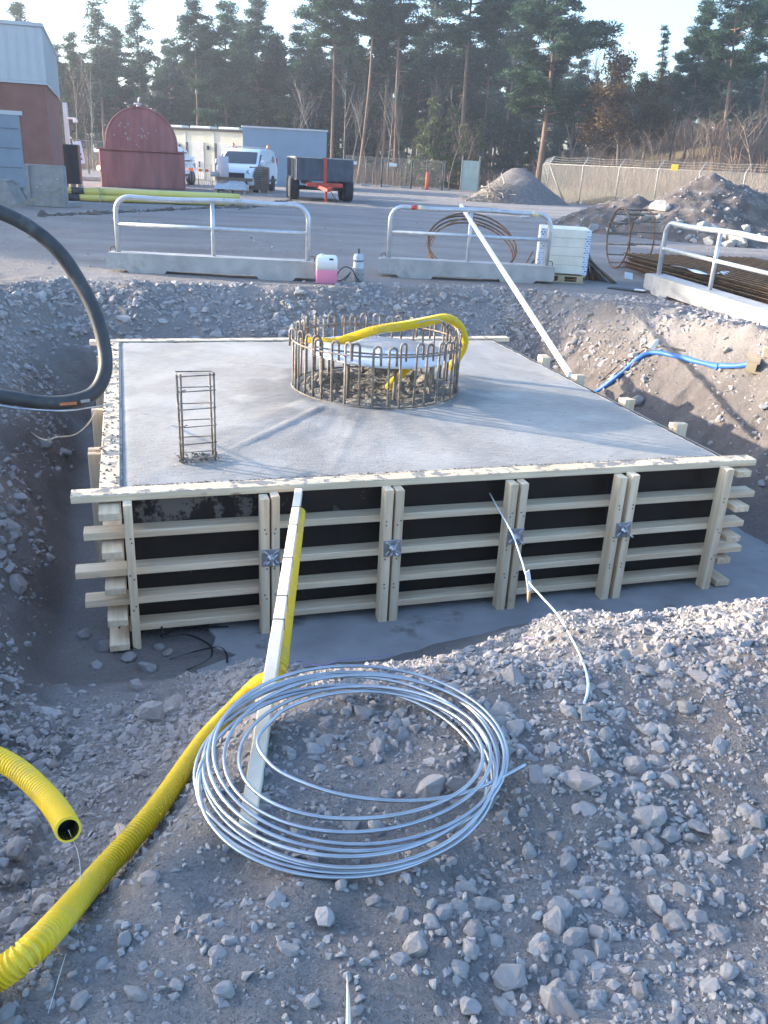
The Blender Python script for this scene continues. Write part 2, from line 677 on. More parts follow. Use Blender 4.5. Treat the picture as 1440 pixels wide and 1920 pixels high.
def stone_material(name, cols, island=True, dust=(0.315, 0.288, 0.268)):
    m = bpy.data.materials.new(name)
    m.use_nodes = True
    N, L = m.node_tree.nodes, m.node_tree.links
    b = N['Principled BSDF']
    b.inputs['Roughness'].default_value = 0.9
    b.inputs['Specular IOR Level'].default_value = 0.25
    if island:
        g = N.new('ShaderNodeNewGeometry'); src = g.outputs['Random Per Island']
    else:
        g = N.new('ShaderNodeObjectInfo'); src = g.outputs['Random']
    r = N.new('ShaderNodeValToRGB')
    r.color_ramp.interpolation = 'LINEAR'
    while len(r.color_ramp.elements) < len(cols):
        r.color_ramp.elements.new(0.5)
    for i, c in enumerate(cols):
        r.color_ramp.elements[i].position = i / (len(cols) - 1)
        r.color_ramp.elements[i].color = (*c, 1)
    L.new(src, r.inputs[0])
    tc = N.new('ShaderNodeTexCoord')
    n = N.new('ShaderNodeTexNoise'); n.inputs['Scale'].default_value = 35; n.inputs['Detail'].default_value = 6
    L.new(tc.outputs['Object'], n.inputs['Vector'])
    mr = N.new('ShaderNodeMapRange'); mr.inputs[1].default_value = .35; mr.inputs[2].default_value = .7
    mr.inputs[3].default_value = 0.15; mr.inputs[4].default_value = 0.8
    L.new(n.outputs['Fac'], mr.inputs[0])
    x = N.new('ShaderNodeMix'); x.data_type = 'RGBA'
    L.new(mr.outputs[0], x.inputs[0]); L.new(r.outputs[0], x.inputs[6]); x.inputs[7].default_value = (*dust, 1)
    L.new(x.outputs[2], b.inputs['Base Color'])
    bp = N.new('ShaderNodeBump'); bp.inputs['Strength'].default_value = 0.4; bp.inputs['Distance'].default_value = 0.008
    n2 = N.new('ShaderNodeTexNoise'); n2.inputs['Scale'].default_value = 90; n2.inputs['Detail'].default_value = 4
    L.new(tc.outputs['Object'], n2.inputs['Vector']); L.new(n2.outputs['Fac'], bp.inputs['Height'])
    L.new(bp.outputs[0], b.inputs['Normal'])
    return m


ST_COLS = [(0.255, 0.23, 0.215), (0.325, 0.30, 0.285), (0.39, 0.365, 0.348), (0.36, 0.305, 0.275), (0.29, 0.275, 0.265), (0.46, 0.438, 0.42)]
M_gravel = stone_material('gravel_stone', ST_COLS)
M_stone = stone_material('loose_stone', ST_COLS, island=False)

rs = np.random.default_rng(11)
pts, szs = [], []


def scatter(n, xr, yr, med, sig, smin, smax, mask=None):
    x = rs.uniform(*xr, n); y = rs.uniform(*yr, n)
    keep = np.ones(n, bool)
    if mask is not None:
        keep = rs.random(n) < mask(x, y)
    x, y = x[keep], y[keep]
    s = np.clip(med * np.exp(rs.normal(0, sig, len(x))), smin, smax)
    z = H(x, y)
    P = np.stack([x, y, z + s * rs.uniform(-.38, .06, len(x))], 1)
    px, py, w = project(P)
    ok = (px > -60) & (px < 1500) & (py > 200) & (py < 1990) & (w > 0.3)
    u, v = uv(x, y)
    ok &= ~((u > -0.16) & (u < SW + 0.16) & (v > -0.26) & (v < SL + 0.2))
    pts.append(P[ok]); szs.append(s[ok])


def patch(x, y, f=1.1, lo=-0.12, hi=0.1):
    return sstep((fbm(x * f + 31, y * f + 7, 3) - lo) / (hi - lo))


def onbank(x, y):
    return sstep((pit_t(x, y) - .12) / .3)


# foreground apron
bare_l = lambda x, y: 1 - 0.85 * np.exp(-((x + 0.75) / 0.35) ** 2 - ((y - 2.0) / 0.55) ** 2)
bare_r = lambda x, y: 1 - 0.9 * np.exp(-((x - 0.95) / 0.38) ** 2 - ((y - 1.45) / 0.28) ** 2)
fg = lambda x, y: onbank(x, y) * bare_l(x, y) * bare_r(x, y) * (0.12 + 0.88 * patch(x, y, 1.6))
scatter(58000, (-2.4, 2.6), (0.9, 4.3), 0.0085, 0.45, 0.004, 0.02, lambda x, y: onbank(x, y) * (0.45 + 0.55 * patch(x, y, 1.3)))
scatter(20000, (-2.4, 2.6), (0.9, 4.3), 0.0165, 0.48, 0.008, 0.04, fg)
scatter(560, (-2.2, 2.6), (0.9, 4.0), 0.036, 0.28, 0.02, 0.07, fg)
# clean crushed rock on the near slope and the ridge
near_slope = lambda x, y: sstep((pit_t(x, y) - .3) / .2) * sstep((1.25 - pit_t(x, y)) / .3) * (uv(x, y)[1] < 0) * (uv(x, y)[0] > -0.4)
scatter(15000, (-1.2, 4.8), (1.8, 6.5), 0.0165, 0.42, 0.008, 0.05, near_slope)
# rear bank: coarse broken rock
rear = lambda x, y: (uv(x, y)[1] > 4.5) * sstep((pit_t(x, y) - .42) / .2) * sstep((1.15 - pit_t(x, y)) / .25) * (0.35 + 0.65 * patch(x, y, .7))
scatter(26000, (-7.5, 4.5), (8.2, 14.0), 0.036, 0.42, 0.012, 0.13, rear)
# left and right banks
side = lambda x, y: sstep((pit_t(x, y) - .15) / .5) * (0.2 + 0.8 * patch(x, y, .9))
scatter(16000, (-5, -1.2), (2.4, 9.5), 0.019, 0.55, 0.007, 0.10, lambda x, y: sstep(pit_t(x, y) / .35) * (0.25 + 0.75 * patch(x, y, .9)))
scatter(34000, (1.5, 6.0), (4.0, 13.0), 0.022, 0.5, 0.008, 0.10, lambda x, y: side(x, y) * (uv(x, y)[0] > 4.9))
scatter(500, (1.5, 6.0), (4.0, 13.0), 0.055, 0.4, 0.03, 0.14, lambda x, y: side(x, y) * (uv(x, y)[0] > 4.9))
scatter(260, (-3.2, 5.0), (3.6, 10.5), 0.03, 0.5, 0.012, 0.10, lambda x, y: (pit_t(x, y) < .3) * (0.25 + 0.75 * (uv(x, y)[0] < 0.6)))
# thin scatter over the yard
scatter(16000, (-9, 12), (11.5, 26), 0.018, 0.5, 0.008, 0.09, lambda x, y: 0.08 + 0.4 * patch(x, y, .35, 0.0, .2) * (pit_t(x, y) > 1))
scatter(5000, (-16, 18), (25, 55), 0.03, 0.5, 0.015, 0.10, lambda x, y: 0.05 + 0.4 * patch(x, y, .2, 0.0, .2))

# stones that read singly in the photograph: (pixel x, pixel y, width in pixels, z or None)
BIG = [(1085, 1468, 85), (805, 1478, 70), (965, 1275, 62), (608, 1722, 52), (780, 1775, 60), (1040, 1735, 66), (1065, 1620, 48), (960, 1835, 76),
       (1050, 1890, 92), (705, 1555, 40), (965, 1370, 44), (1110, 1420, 40), (1130, 1590, 44), (1230, 1700, 50), (250, 1375, 40), (285, 1340, 62),
       (330, 1320, 44), (515, 1690, 44), (540, 1780, 46), (750, 1800, 44), (1350, 1400, 52), (1190, 1440, 50), (1290, 1330, 44), (1420, 1540, 46),
       (230, 1765, 44), (40, 1740, 62), (150, 1880, 44), (255, 1865, 52), (410, 1790, 40), (420, 1860, 48), (330, 1850, 34), (585, 1880, 40),
       (880, 1890, 50), (670, 1895, 36), (560, 1560, 36), (330, 1745, 28), (1210, 1260, 42), (1250, 1255, 36), (1310, 1270, 40), (1400, 1600, 40),
       (990, 1600, 40), (940, 1530, 30), (1150, 1680, 36), (1270, 1780, 30), (1330, 1850, 44), (1200, 1860, 46), (700, 1690, 34), (640, 1660, 34),
       (20, 955, 24), (30, 965, 26), (160, 1190, 34), (200, 1215, 46), (300, 1215, 24), (255, 1290, 40), (180, 1250, 26), (315, 1225, 30), (240, 1235, 36), (275, 1255, 42)]
rb = np.random.default_rng(23)
for px, py, wpx in BIG:
    z = 0.0
    for _ in range(25):
        p = at(px, py, z)
        z = lerp(z, Hs(p.x, p.y), 0.6)
    p = at(px, py, z)
    w = (p - Vector((0, 0, ZC))).dot(CF)
    s = wpx / FPX * w / 2 * 1.08
    pts.append(np.array([[p.x, p.y, z + s * 0.10]])); szs.append(np.array([s]))
P = np.concatenate(pts); S = np.concatenate(szs)
px, py, w = project(P)
vis = S / w * ((px > 0) & (px < 1440) & (py > 0) & (py < 1920))
nb = len(BIG)
vis[-nb:] += 10
order = np.argsort(-vis)
top, rest = order[:300], order[300:]
protos = stone_protos(24, 5, 13)
GV2, GF2 = stone_cloud(P[rest], S[rest], protos, rs, 0.5)
gravel = np_mesh('gravel', GV2, GF2, M_gravel, parent=ground)
tag(gravel, 'loose crushed grey gravel strewn over the ground and banks', kind='stuff')
bigp = stone_protos(22, 9, 26)
smesh = []
for V, Fc in bigp:
    me = bpy.data.meshes.new('stone')
    me.from_pydata(V.tolist(), [], Fc.tolist())
    bm = bmesh.new(); bm.from_mesh(me)
    bmesh.ops.bevel(bm, geom=list(bm.edges), offset=0.035, segments=1, affect='EDGES', clamp_overlap=True)
    bmesh.ops.triangulate(bm, faces=bm.faces)
    bmesh.ops.subdivide_edges(bm, edges=[e for e in bm.edges if e.calc_length() > .22], cuts=2, use_grid_fill=True)
    for v in bm.verts:
        n3 = mnoise.noise(v.co * 3.1 + Vector((len(smesh) * 7, 0, 0))) * .07 + mnoise.noise(v.co * 8 + Vector((0, len(smesh) * 5, 0))) * .035
        v.co += v.co.normalized() * n3
    bm.to_mesh(me); bm.free()
    me.materials.append(M_stone)
    smesh.append(me)
for k in top:
    o = bpy.data.objects.new('stone', smesh[int(rb.integers(0, len(smesh)))])
    link(o, ground)
    o.location = P[k]
    s = float(S[k])
    o.scale = (s, s * rb.uniform(.85, 1.1), s * rb.uniform(.85, 1.15))
    o.rotation_euler = (rb.normal(0, .3), rb.normal(0, .3), rb.uniform(0, 6.28))
# ------------------------------------------------------------------ foundation: slab and formwork
def wood_material(name, stretch, c1=(0.70, 0.51, 0.32), c2=(0.86, 0.69, 0.47), splash=False):
    """Planed softwood: long grain, knots, and where splashed, mortar on the upper face."""
    m = mat(name, c1, c2, 5, .72, stretch=stretch, bump=.2, bscale=30, rand=.13, c3=(.52, .40, .27), s3=1.3, t3=(.55, .75))
    N, L = m.node_tree.nodes, m.node_tree.links
    b = N['Principled BSDF']
    src = b.inputs['Base Color'].links[0].from_socket
    tc = N.new('ShaderNodeTexCoord')
    v = N.new('ShaderNodeTexVoronoi'); v.inputs['Scale'].default_value = 2.6
    mp = N.new('ShaderNodeMapping'); mp.inputs['Scale'].default_value = tuple(0.7 + .6 * x / max(stretch) for x in stretch)
    L.new(tc.outputs['Object'], mp.inputs[0]); L.new(mp.outputs[0], v.inputs['Vector'])
    r = N.new('ShaderNodeMapRange'); r.inputs[1].default_value = .05; r.inputs[2].default_value = .085; r.inputs[3].default_value = .85; r.inputs[4].default_value = 0
    L.new(v.outputs['Distance'], r.inputs[0])
    x = N.new('ShaderNodeMix'); x.data_type = 'RGBA'
    L.new(r.outputs[0], x.inputs[0]); L.new(src, x.inputs[6]); x.inputs[7].default_value = (.33, .19, .09, 1)
    out = x.outputs[2]
    if splash:
        g = N.new('ShaderNodeNewGeometry'); sp = N.new('ShaderNodeSeparateXYZ'); L.new(g.outputs['Normal'], sp.inputs[0])
        n = N.new('ShaderNodeTexNoise'); n.inputs['Scale'].default_value = 8; n.inputs['Detail'].default_value = 9; n.inputs['Roughness'].default_value = .68
        L.new(tc.outputs['Object'], n.inputs[0])
        q = N.new('ShaderNodeMapRange'); q.inputs[1].default_value = .51; q.inputs[2].default_value = .56; L.new(n.outputs['Fac'], q.inputs[0])
        mu = N.new('ShaderNodeMath'); mu.operation = 'MULTIPLY'; mu.use_clamp = True
        L.new(sp.outputs['Z'], mu.inputs[0]); L.new(q.outputs[0], mu.inputs[1])
        y = N.new('ShaderNodeMix'); y.data_type = 'RGBA'
        L.new(mu.outputs[0], y.inputs[0]); L.new(out, y.inputs[6]); y.inputs[7].default_value = (.24, .22, .195, 1)
        out = y.outputs[2]
    L.new(out, b.inputs['Base Color'])
    return m


WX, WY, WZ = (.35, 7, 7), (7, .35, 7), (7, 7, .35)
M_wood_x = wood_material('timber_rail', WX); M_wood_y = wood_material('timber_side_rail', WY); M_wood_z = wood_material('timber_post', WZ)
M_wood = M_wood_x
M_top_x = wood_material('splashed_rail', WX, splash=True); M_top_y = wood_material('splashed_side_board', WY, splash=True)


def ply_material():
    m = mat('black_form_plywood', (0.010, 0.008, 0.007), (0.018, 0.014, 0.012), 3, 0.38, bump=0.04, bscale=12, spec=0.4)
    N, L = m.node_tree.nodes, m.node_tree.links
    b = N['Principled BSDF']
    src = b.inputs['Base Color'].links[0].from_socket
    tc = N.new('ShaderNodeTexCoord')
    n = N.new('ShaderNodeTexNoise'); n.inputs['Scale'].default_value = 7.5; n.inputs['Detail'].default_value = 9; n.inputs['Roughness'].default_value = .72
    L.new(tc.outputs['Object'], n.inputs[0])
    n2 = N.new('ShaderNodeTexNoise'); n2.inputs['Scale'].default_value = 1.3; n2.inputs['Detail'].default_value = 1
    L.new(tc.outputs['Object'], n2.inputs[0])
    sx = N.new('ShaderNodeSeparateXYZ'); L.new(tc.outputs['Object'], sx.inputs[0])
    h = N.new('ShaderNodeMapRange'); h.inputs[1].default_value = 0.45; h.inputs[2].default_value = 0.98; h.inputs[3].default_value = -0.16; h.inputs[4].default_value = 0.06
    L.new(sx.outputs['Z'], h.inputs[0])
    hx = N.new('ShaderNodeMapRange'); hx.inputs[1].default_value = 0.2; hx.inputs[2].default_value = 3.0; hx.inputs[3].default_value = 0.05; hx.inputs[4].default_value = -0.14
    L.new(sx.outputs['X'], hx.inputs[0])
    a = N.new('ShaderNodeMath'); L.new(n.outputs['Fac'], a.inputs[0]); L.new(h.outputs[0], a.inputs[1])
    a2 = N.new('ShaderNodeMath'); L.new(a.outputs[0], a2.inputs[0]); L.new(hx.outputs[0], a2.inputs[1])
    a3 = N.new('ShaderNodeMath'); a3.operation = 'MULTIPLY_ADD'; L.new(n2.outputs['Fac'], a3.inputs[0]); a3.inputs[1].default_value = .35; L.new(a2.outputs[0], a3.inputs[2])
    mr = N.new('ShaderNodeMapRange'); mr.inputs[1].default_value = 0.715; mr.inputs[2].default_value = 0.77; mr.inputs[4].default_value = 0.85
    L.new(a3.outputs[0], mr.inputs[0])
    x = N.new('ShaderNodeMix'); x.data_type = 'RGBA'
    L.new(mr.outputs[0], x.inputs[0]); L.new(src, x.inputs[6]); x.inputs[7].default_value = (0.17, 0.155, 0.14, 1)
    L.new(x.outputs[2], b.inputs['Base Color'])
    return m


M_ply = ply_material()
M_galv = mat('galvanised_steel', (0.42, 0.43, 0.44), (0.55, 0.56, 0.57), 20, 0.42, 0.85, bump=0.05, bscale=50)
M_galvdull = mat('dull_galvanised', (0.36, 0.37, 0.38), (0.48, 0.49, 0.50), 14, 0.55, 0.6, c3=(0.30, 0.20, 0.14), s3=4, t3=(0.66, 0.74))

form = thing('formwork', 'pale timber formwork box with black plywood sides in the pit', 'formwork', (OX, OY, PIT), YAW)
RZ = [0.962, 0.718, 0.478, 0.272, 0.082]
PLY, RD = 0.021, 0.118
# sheets of plywood, butted
for a, b in ((-0.02, 1.62), (1.623, 3.30), (3.303, SW + 0.02)):
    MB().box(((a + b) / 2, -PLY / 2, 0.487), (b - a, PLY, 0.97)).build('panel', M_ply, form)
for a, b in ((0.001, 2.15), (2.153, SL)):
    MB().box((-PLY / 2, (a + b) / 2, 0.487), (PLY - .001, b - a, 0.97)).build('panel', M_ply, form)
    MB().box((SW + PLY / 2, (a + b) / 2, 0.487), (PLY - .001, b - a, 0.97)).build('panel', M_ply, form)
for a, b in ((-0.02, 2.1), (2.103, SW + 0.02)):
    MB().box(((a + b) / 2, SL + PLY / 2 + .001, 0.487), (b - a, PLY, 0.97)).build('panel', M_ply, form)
rj = random.Random(4)


def rail(c, s, top=False):
    m = (M_top_x if s[0] > s[1] else M_top_y) if top else (M_wood_x if s[0] > s[1] else M_wood_y)
    ax_ = 'Z' if s[0] > s[1] else 'X'
    Mr = Matrix.Translation(c) @ Matrix.Rotation(rj.uniform(-.0022, .0022), 4, 'Y' if s[0] > s[1] else 'X')
    o_ = MB().box((0, 0, 0), s, Mr, 0.004).build('rail', m, form)
    return o_


for k, z in enumerate(RZ):
    ex, ex2 = (0.30, 0.24)[k % 2] + rj.uniform(-.02, .03), 0.235 + rj.uniform(-.03, .03)
    if k == 4: ex = 0.02; ex2 = 0.0
    rail(((SW + ex2 - ex) / 2, -PLY - RD / 2 - .001, z), (SW + ex + ex2, RD, 0.047), k == 0)
    rail((SW / 2 + rj.uniform(-.05, .05), SL + PLY + RD / 2 + .002, z), (SW + 0.55, RD, 0.047), k == 0)
SZ = [0.900, 0.655, 0.405, 0.200, 0.030]
for k, z in enumerate(SZ):
    for sd in (-1, 1):
        cx = -PLY - RD / 2 - .001 if sd < 0 else SW + PLY + RD / 2 + .001
        f0 = -0.265 + rj.uniform(-.02, .02) if sd < 0 else -0.20 + rj.uniform(-.06, .03)
        rail((cx, (f0 + SL + 0.12) / 2, z), (RD, SL + 0.12 - f0, 0.047))
# splashed top boards along both sides
for sd in (-1,):
    cx = -PLY - RD / 2 + .004 if sd < 0 else SW + PLY + RD / 2 - .004
    rail((cx, SL / 2, 0.951), (RD, SL - 0.004, 0.05), True)


def post(c, s, z0, z1):
    return MB().box((c[0], c[1], (z0 + z1) / 2), (s[0], s[1], z1 - z0), None, 0.004).build('post', M_wood_z, form)


PV = -PLY - RD - 0.047
for u0, u1 in ((0.79, 0.845), (0.858, 0.908), (1.575, 1.632), (1.648, 1.704), (2.425, 2.497), (2.512, 2.565), (3.225, 3.322), (3.338, 3.40)):
    w = min(u1 - u0, 0.058)
    post(((u0 + u1) / 2, PV), (w, 0.09), -0.005 - rj.random() * .01, 0.945 + rj.uniform(-.01, .012))
post((0.02, PV), (0.05, 0.09), -0.03, 0.945)
post((4.13, PV), (0.062, 0.09), 0.0, 0.955)
for v in (1.05, 1.115, 2.08, 2.145, 3.1, 3.165, 4.1):
    post((-PLY - RD - 0.052, v), (0.1, 0.055), 0.0, 0.86 + rj.uniform(-.03, .03))
for v in (0.78, 0.84, 1.58, 1.64, 2.5, 2.56, 3.28, 3.34):
    post((SW + PLY + RD + 0.052, v), (0.1, 0.056), 0.0, 0.985 + rj.uniform(-.02, .02))
for u in (0.9, 0.96, 2.1, 2.16, 3.3, 3.36):
    post((u, SL + PLY + RD + 0.05), (0.056, 0.09), 0.0, 0.95)
M_nail = mat('nail_head', (.10, .09, .085), (.16, .13, .11), 9, .6, .5)
for u in (0.02, 0.818, 0.883, 1.604, 1.676, 2.461, 2.538, 3.274, 3.369, 4.13):
    for z in (0.72, 0.48, 0.27):
        for dz in (-.014, .014):
            MB().lathe([(.0055, 0), (.0055, .002), (0, .003)], 6, Matrix.Translation((u + rj.uniform(-.012, .012), PV - .0455, z + dz)) @ Matrix.Rotation(rad(90), 4, 'X')).build('nail', M_nail, form)
# tie plates with rod and wing nut
for u, z in ((0.851, 0.545), (1.640, 0.547), (2.506, 0.563), (3.330, 0.550)):
    M = Matrix.Translation((u, PV - 0.0455, z)) @ Matrix.Rotation(rad(90), 4, 'X') @ Matrix.Rotation(rj.uniform(-.05, .05), 4, 'Z')
    p = MB().box((0, 0, 0.004), (0.116, 0.116, 0.007), M, 0.002)
    for a in (45, 135):           # pressed ribs across the plate
        p.box((0, 0, 0.010), (0.13, 0.016, 0.008), M @ Matrix.Rotation(rad(a), 4, 'Z'), 0.003)
    plate = p.build('anchor_plate', M_galv, form)
    n = MB().lathe([(0.030, 0.014), (0.030, 0.022), (0.017, 0.028), (0.017, 0.050), (0.012, 0.052)], 12, M)
    for a in (20, 200):
        n.box((0.030, 0, 0.036), (0.036, 0.011, 0.022), M @ Matrix.Rotation(rad(a + 25 * u), 4, 'Z'), 0.004)
    n.build('wing_nut', M_galv, plate)
    MB().tube([M @ Vector((0, 0, .05)), M @ Vector((0.004, -.003, .125))], 0.008, 8).build('tie_rod', M_galv, plate)

# the cast slab, trowelled wet concrete
def slab_material():
    m = bpy.data.materials.new('fresh_concrete')
    m.use_nodes = True
    N, L = m.node_tree.nodes, m.node_tree.links
    b = N['Principled BSDF']
    tc = N.new('ShaderNodeTexCoord')

    def noise(sc, det, stretch=None, rot=0.0):
        s = tc.outputs['Object']
        if stretch:
            mp = N.new('ShaderNodeMapping'); mp.inputs['Scale'].default_value = stretch; mp.inputs['Rotation'].default_value = (0, 0, rot)
            L.new(s, mp.inputs[0]); s = mp.outputs[0]
        n = N.new('ShaderNodeTexNoise'); n.inputs['Scale'].default_value = sc; n.inputs['Detail'].default_value = det
        L.new(s, n.inputs[0]); return n.outputs['Fac']
    r = N.new('ShaderNodeValToRGB')
    r.color_ramp.elements[0].position = .33; r.color_ramp.elements[1].position = .68
    r.color_ramp.elements[0].color = (0.33, 0.30, 0.265, 1); r.color_ramp.elements[1].color = (0.44, 0.405, 0.36, 1)
    L.new(noise(1.1, 6), r.inputs[0])
    # damp apron round the column cage
    at_ = N.new('ShaderNodeAttribute'); at_.attribute_name = 'damp'
    x = N.new('ShaderNodeMix'); x.data_type = 'RGBA'
    L.new(at_.outputs['Fac'], x.inputs[0]); L.new(r.outputs[0], x.inputs[6]); x.inputs[7].default_value = (0.20, 0.195, 0.185, 1)
    st = N.new('ShaderNodeMapRange'); st.inputs[1].default_value = .35; st.inputs[2].default_value = .65; st.inputs[3].default_value = .86; st.inputs[4].default_value = 1.10
    L.new(noise(9, 4, (1, 9, 1), 0.9), st.inputs[0])
    vm = N.new('ShaderNodeVectorMath'); vm.operation = 'SCALE'
    L.new(x.outputs[2], vm.inputs[0]); L.new(st.outputs[0], vm.inputs['Scale'])
    sp = N.new('ShaderNodeMapRange'); sp.inputs[1].default_value = .665; sp.inputs[2].default_value = .70; sp.inputs[4].default_value = .55
    L.new(noise(26, 3), sp.inputs[0])
    sx = N.new('ShaderNodeMix'); sx.data_type = 'RGBA'
    L.new(sp.outputs[0], sx.inputs[0]); L.new(vm.outputs[0], sx.inputs[6]); sx.inputs[7].default_value = (.17, .16, .145, 1)
    dr = N.new('ShaderNodeMapRange'); dr.inputs[1].default_value = .52; dr.inputs[2].default_value = .62; dr.inputs[4].default_value = .45
    L.new(noise(2.3, 8), dr.inputs[0])
    sy = N.new('ShaderNodeMix'); sy.data_type = 'RGBA'
    L.new(dr.outputs[0], sy.inputs[0]); L.new(sx.outputs[2], sy.inputs[6]); sy.inputs[7].default_value = (.49, .455, .41, 1)
    L.new(sy.outputs[2], b.inputs['Base Color'])
    rg = N.new('ShaderNodeMapRange'); rg.inputs[1].default_value = .4; rg.inputs[2].default_value = .6; rg.inputs[3].default_value = .6; rg.inputs[4].default_value = .85
    L.new(noise(1.7, 5), rg.inputs[0]); L.new(rg.outputs[0], b.inputs['Roughness'])
    b.inputs['Specular IOR Level'].default_value = 0.18
    b1 = N.new('ShaderNodeBump'); b1.inputs['Strength'].default_value = .6; b1.inputs['Distance'].default_value = .014
    L.new(noise(14, 4, (1, 10, 1), 0.9), b1.inputs['Height'])
    b2 = N.new('ShaderNodeBump'); b2.inputs['Strength'].default_value = .5; b2.inputs['Distance'].default_value = .008
    L.new(noise(80, 4), b2.inputs['Height']); L.new(b1.outputs[0], b2.inputs['Normal'])
    L.new(b2.outputs[0], b.inputs['Normal'])
    return m


M_slab = slab_material()
CAGE = (-0.135, 7.21); CR_ = 0.70
cu_, cv_ = uv(*CAGE)
su = np.linspace(0.002, SW - 0.002, 150); sv = np.linspace(0.002, SL - 0.002, 150)
UU, VV = np.meshgrid(su, sv)
dc = np.hypot(UU - cu_, VV - cv_)
ang = np.arctan2(VV - cv_, UU - cu_)
edge = np.minimum(np.minimum(UU, SW - UU), np.minimum(VV, SL - VV))
ZZ = SH - 0.006 + 0.085 * np.clip((edge - .02) / 1.36, 0, 1) + fbm(UU * 1.5, VV * 1.5, 3) * 0.012 + 0.010 * np.exp(-((dc - .8) / .16) ** 2)
ZZ += fbm(UU * 16, VV * 16, 2) * 0.003 - 0.012 * np.exp(-edge / 0.02) * (0.5 + fbm(UU * 12, VV * 12, 2))
# float strokes radiating from the cage towards the near left
ZZ += fbm(ang * 9 + 20, dc * 1.3, 4) * 0.016 * sstep((dc - .72) / .1) * sstep((2.0 - dc) / .9) * sstep((0.2 - np.sin(ang)) / .5)
for a0, wd, dp in ((-2.36, .022, .010), (-0.80, .022, .008), (.82, .02, .007), (2.36, .02, .007), (-1.98, .02, .004), (0.12, .012, -.006)):
    dd = np.abs(np.angle(np.exp(1j * (ang - a0)))) * dc
    ZZ += dp * np.exp(-(dd / wd) ** 2) * sstep((dc - .75) / .2) * sstep((2.4 - dc) / .8)
inside = dc < 0.62
ZZ = np.where(inside, ZZ - 0.02, ZZ)
n_ = len(su)
top_i = (np.arange(n_ - 1)[:, None] * n_ + np.arange(n_ - 1)[None, :]).ravel()
SF = np.stack([top_i, top_i + 1, top_i + 1 + n_, top_i + n_], 1)
SV = np.stack([UU.ravel(), VV.ravel(), ZZ.ravel()], 1)
# side walls of the block
rim = list(range(n_)) + [n_ * k + n_ - 1 for k in range(1, n_)] + [n_ * n_ - 1 - k for k in range(1, n_)] + [n_ * (n_ - 1 - k) for k in range(1, n_ - 1)]
base0 = len(SV)
SV = np.concatenate([SV, np.stack([SV[rim, 0], SV[rim, 1], np.full(len(rim), 0.004)], 1)])
m_ = len(rim)
wall = np.array([[rim[k], base0 + k, base0 + (k + 1) % m_, rim[(k + 1) % m_]] for k in range(m_)])
slab = np_mesh('concrete_slab', SV, np.concatenate([SF, wall[:, ::-1]]), M_slab, smooth=True)
slab.location = (OX, OY, PIT); slab.rotation_euler = (0, 0, YAW)
tag(slab, 'freshly trowelled grey concrete foundation slab filling the timber formwork', 'foundation')
damp = np.clip(sstep((1.25 - dc + fbm(UU * 2, VV * 2, 3) * .9) / .5) * .75 + sstep((0.72 - dc) / .1) * .6, 0, 1)
damp = np.maximum(damp, 0.5 * np.exp(-(np.abs(np.angle(np.exp(1j * (ang + 2.5)))) * dc / .10) ** 2) * (dc > .6) * (dc < 2.1))
av = slab.data.attributes.new('damp', 'FLOAT', 'POINT')
dv = np.zeros(len(SV), np.float32); dv[:n_ * n_] = damp.ravel()
av.data.foreach_set('value', dv)
# rough spilled concrete inside the cage
M_rough = mat('rough_wet_concrete', (0.13, 0.115, 0.095), (0.24, 0.22, 0.19), 14, 0.85, bump=0.8, bscale=60)
rr_ = np.linspace(0.0, 0.66, 34); aa_ = np.linspace(0, 2 * np.pi, 97)[:-1]
RR, AA = np.meshgrid(rr_, aa_)
xx, yy = RR * np.cos(AA), RR * np.sin(AA)
hz = 0.008 + np.abs(fbm(xx * 7 + 3, yy * 7, 4)) * 0.08 + fbm(xx * 26, yy * 26, 2) * 0.03 + 0.10 * np.exp(-((RR - .52) / .09) ** 2) * (0.35 + 0.65 * (yy > 0)) * (0.5 + fbm(xx * 8, yy * 8, 2) * 1.6)
hz *= sstep((0.66 - RR) / 0.05)
RV = np.stack([xx.ravel(), yy.ravel(), hz.ravel() - .006], 1)
k0 = (np.arange(96)[:, None] * 34 + np.arange(33)[None, :]).ravel()
k1 = (((np.arange(96) + 1) % 96)[:, None] * 34 + np.arange(33)[None, :]).ravel()
rc = np_mesh('rough_concrete', RV, np.stack([k0, k0 + 1, k1 + 1, k1], 1), M_rough, smooth=False, parent=slab)
rc.location = (cu_, cv_, SH + 0.064)
# mortar crumbs squeezed out along the near form edge and round the cage foot
cr = np.random.default_rng(2)
nC = 700
cu2 = cr.uniform(0.05, SW - 0.05, nC); cv2 = np.abs(cr.normal(0, .012, nC)) - 0.005
th = cr.uniform(0, 2 * np.pi, 420); cd = 0.70 + np.abs(cr.normal(0, .045, 420))
cu3, cv3 = cu_ + cd * np.cos(th), cv_ + cd * np.sin(th)
lu = cr.normal(0, .09, 160); lv = cr.normal(0, .08, 160)
L0 = at(375, 864, PIT + SH); lu0, lv0 = uv(L0.x, L0.y)
nS = 260
s_u = -PLY - RD * cr.random(nS); s_v = cr.uniform(0.02, SL, nS)
CP = np.concatenate([np.stack([cu2, cv2, np.full(nC, SH - .004)], 1), np.stack([cu3, cv3, np.full(420, SH + .07)], 1),
                     np.stack([lu0 + lu, lv0 + lv, np.full(160, SH + .02)], 1), np.stack([s_u, s_v, np.full(nS, SH - .002)], 1)])
CS = np.concatenate([cr.uniform(.004, .011, nC), cr.uniform(.004, .012, 420), cr.uniform(.002, .007, 160), cr.uniform(.004, .016, nS)])
cV, cF = stone_cloud(CP, CS, stone_protos(8, 77, 9), cr, .6)
crumbs = np_mesh('mortar_crumbs', cV, cF, M_rough, parent=slab)
tag(crumbs, kind='stuff')

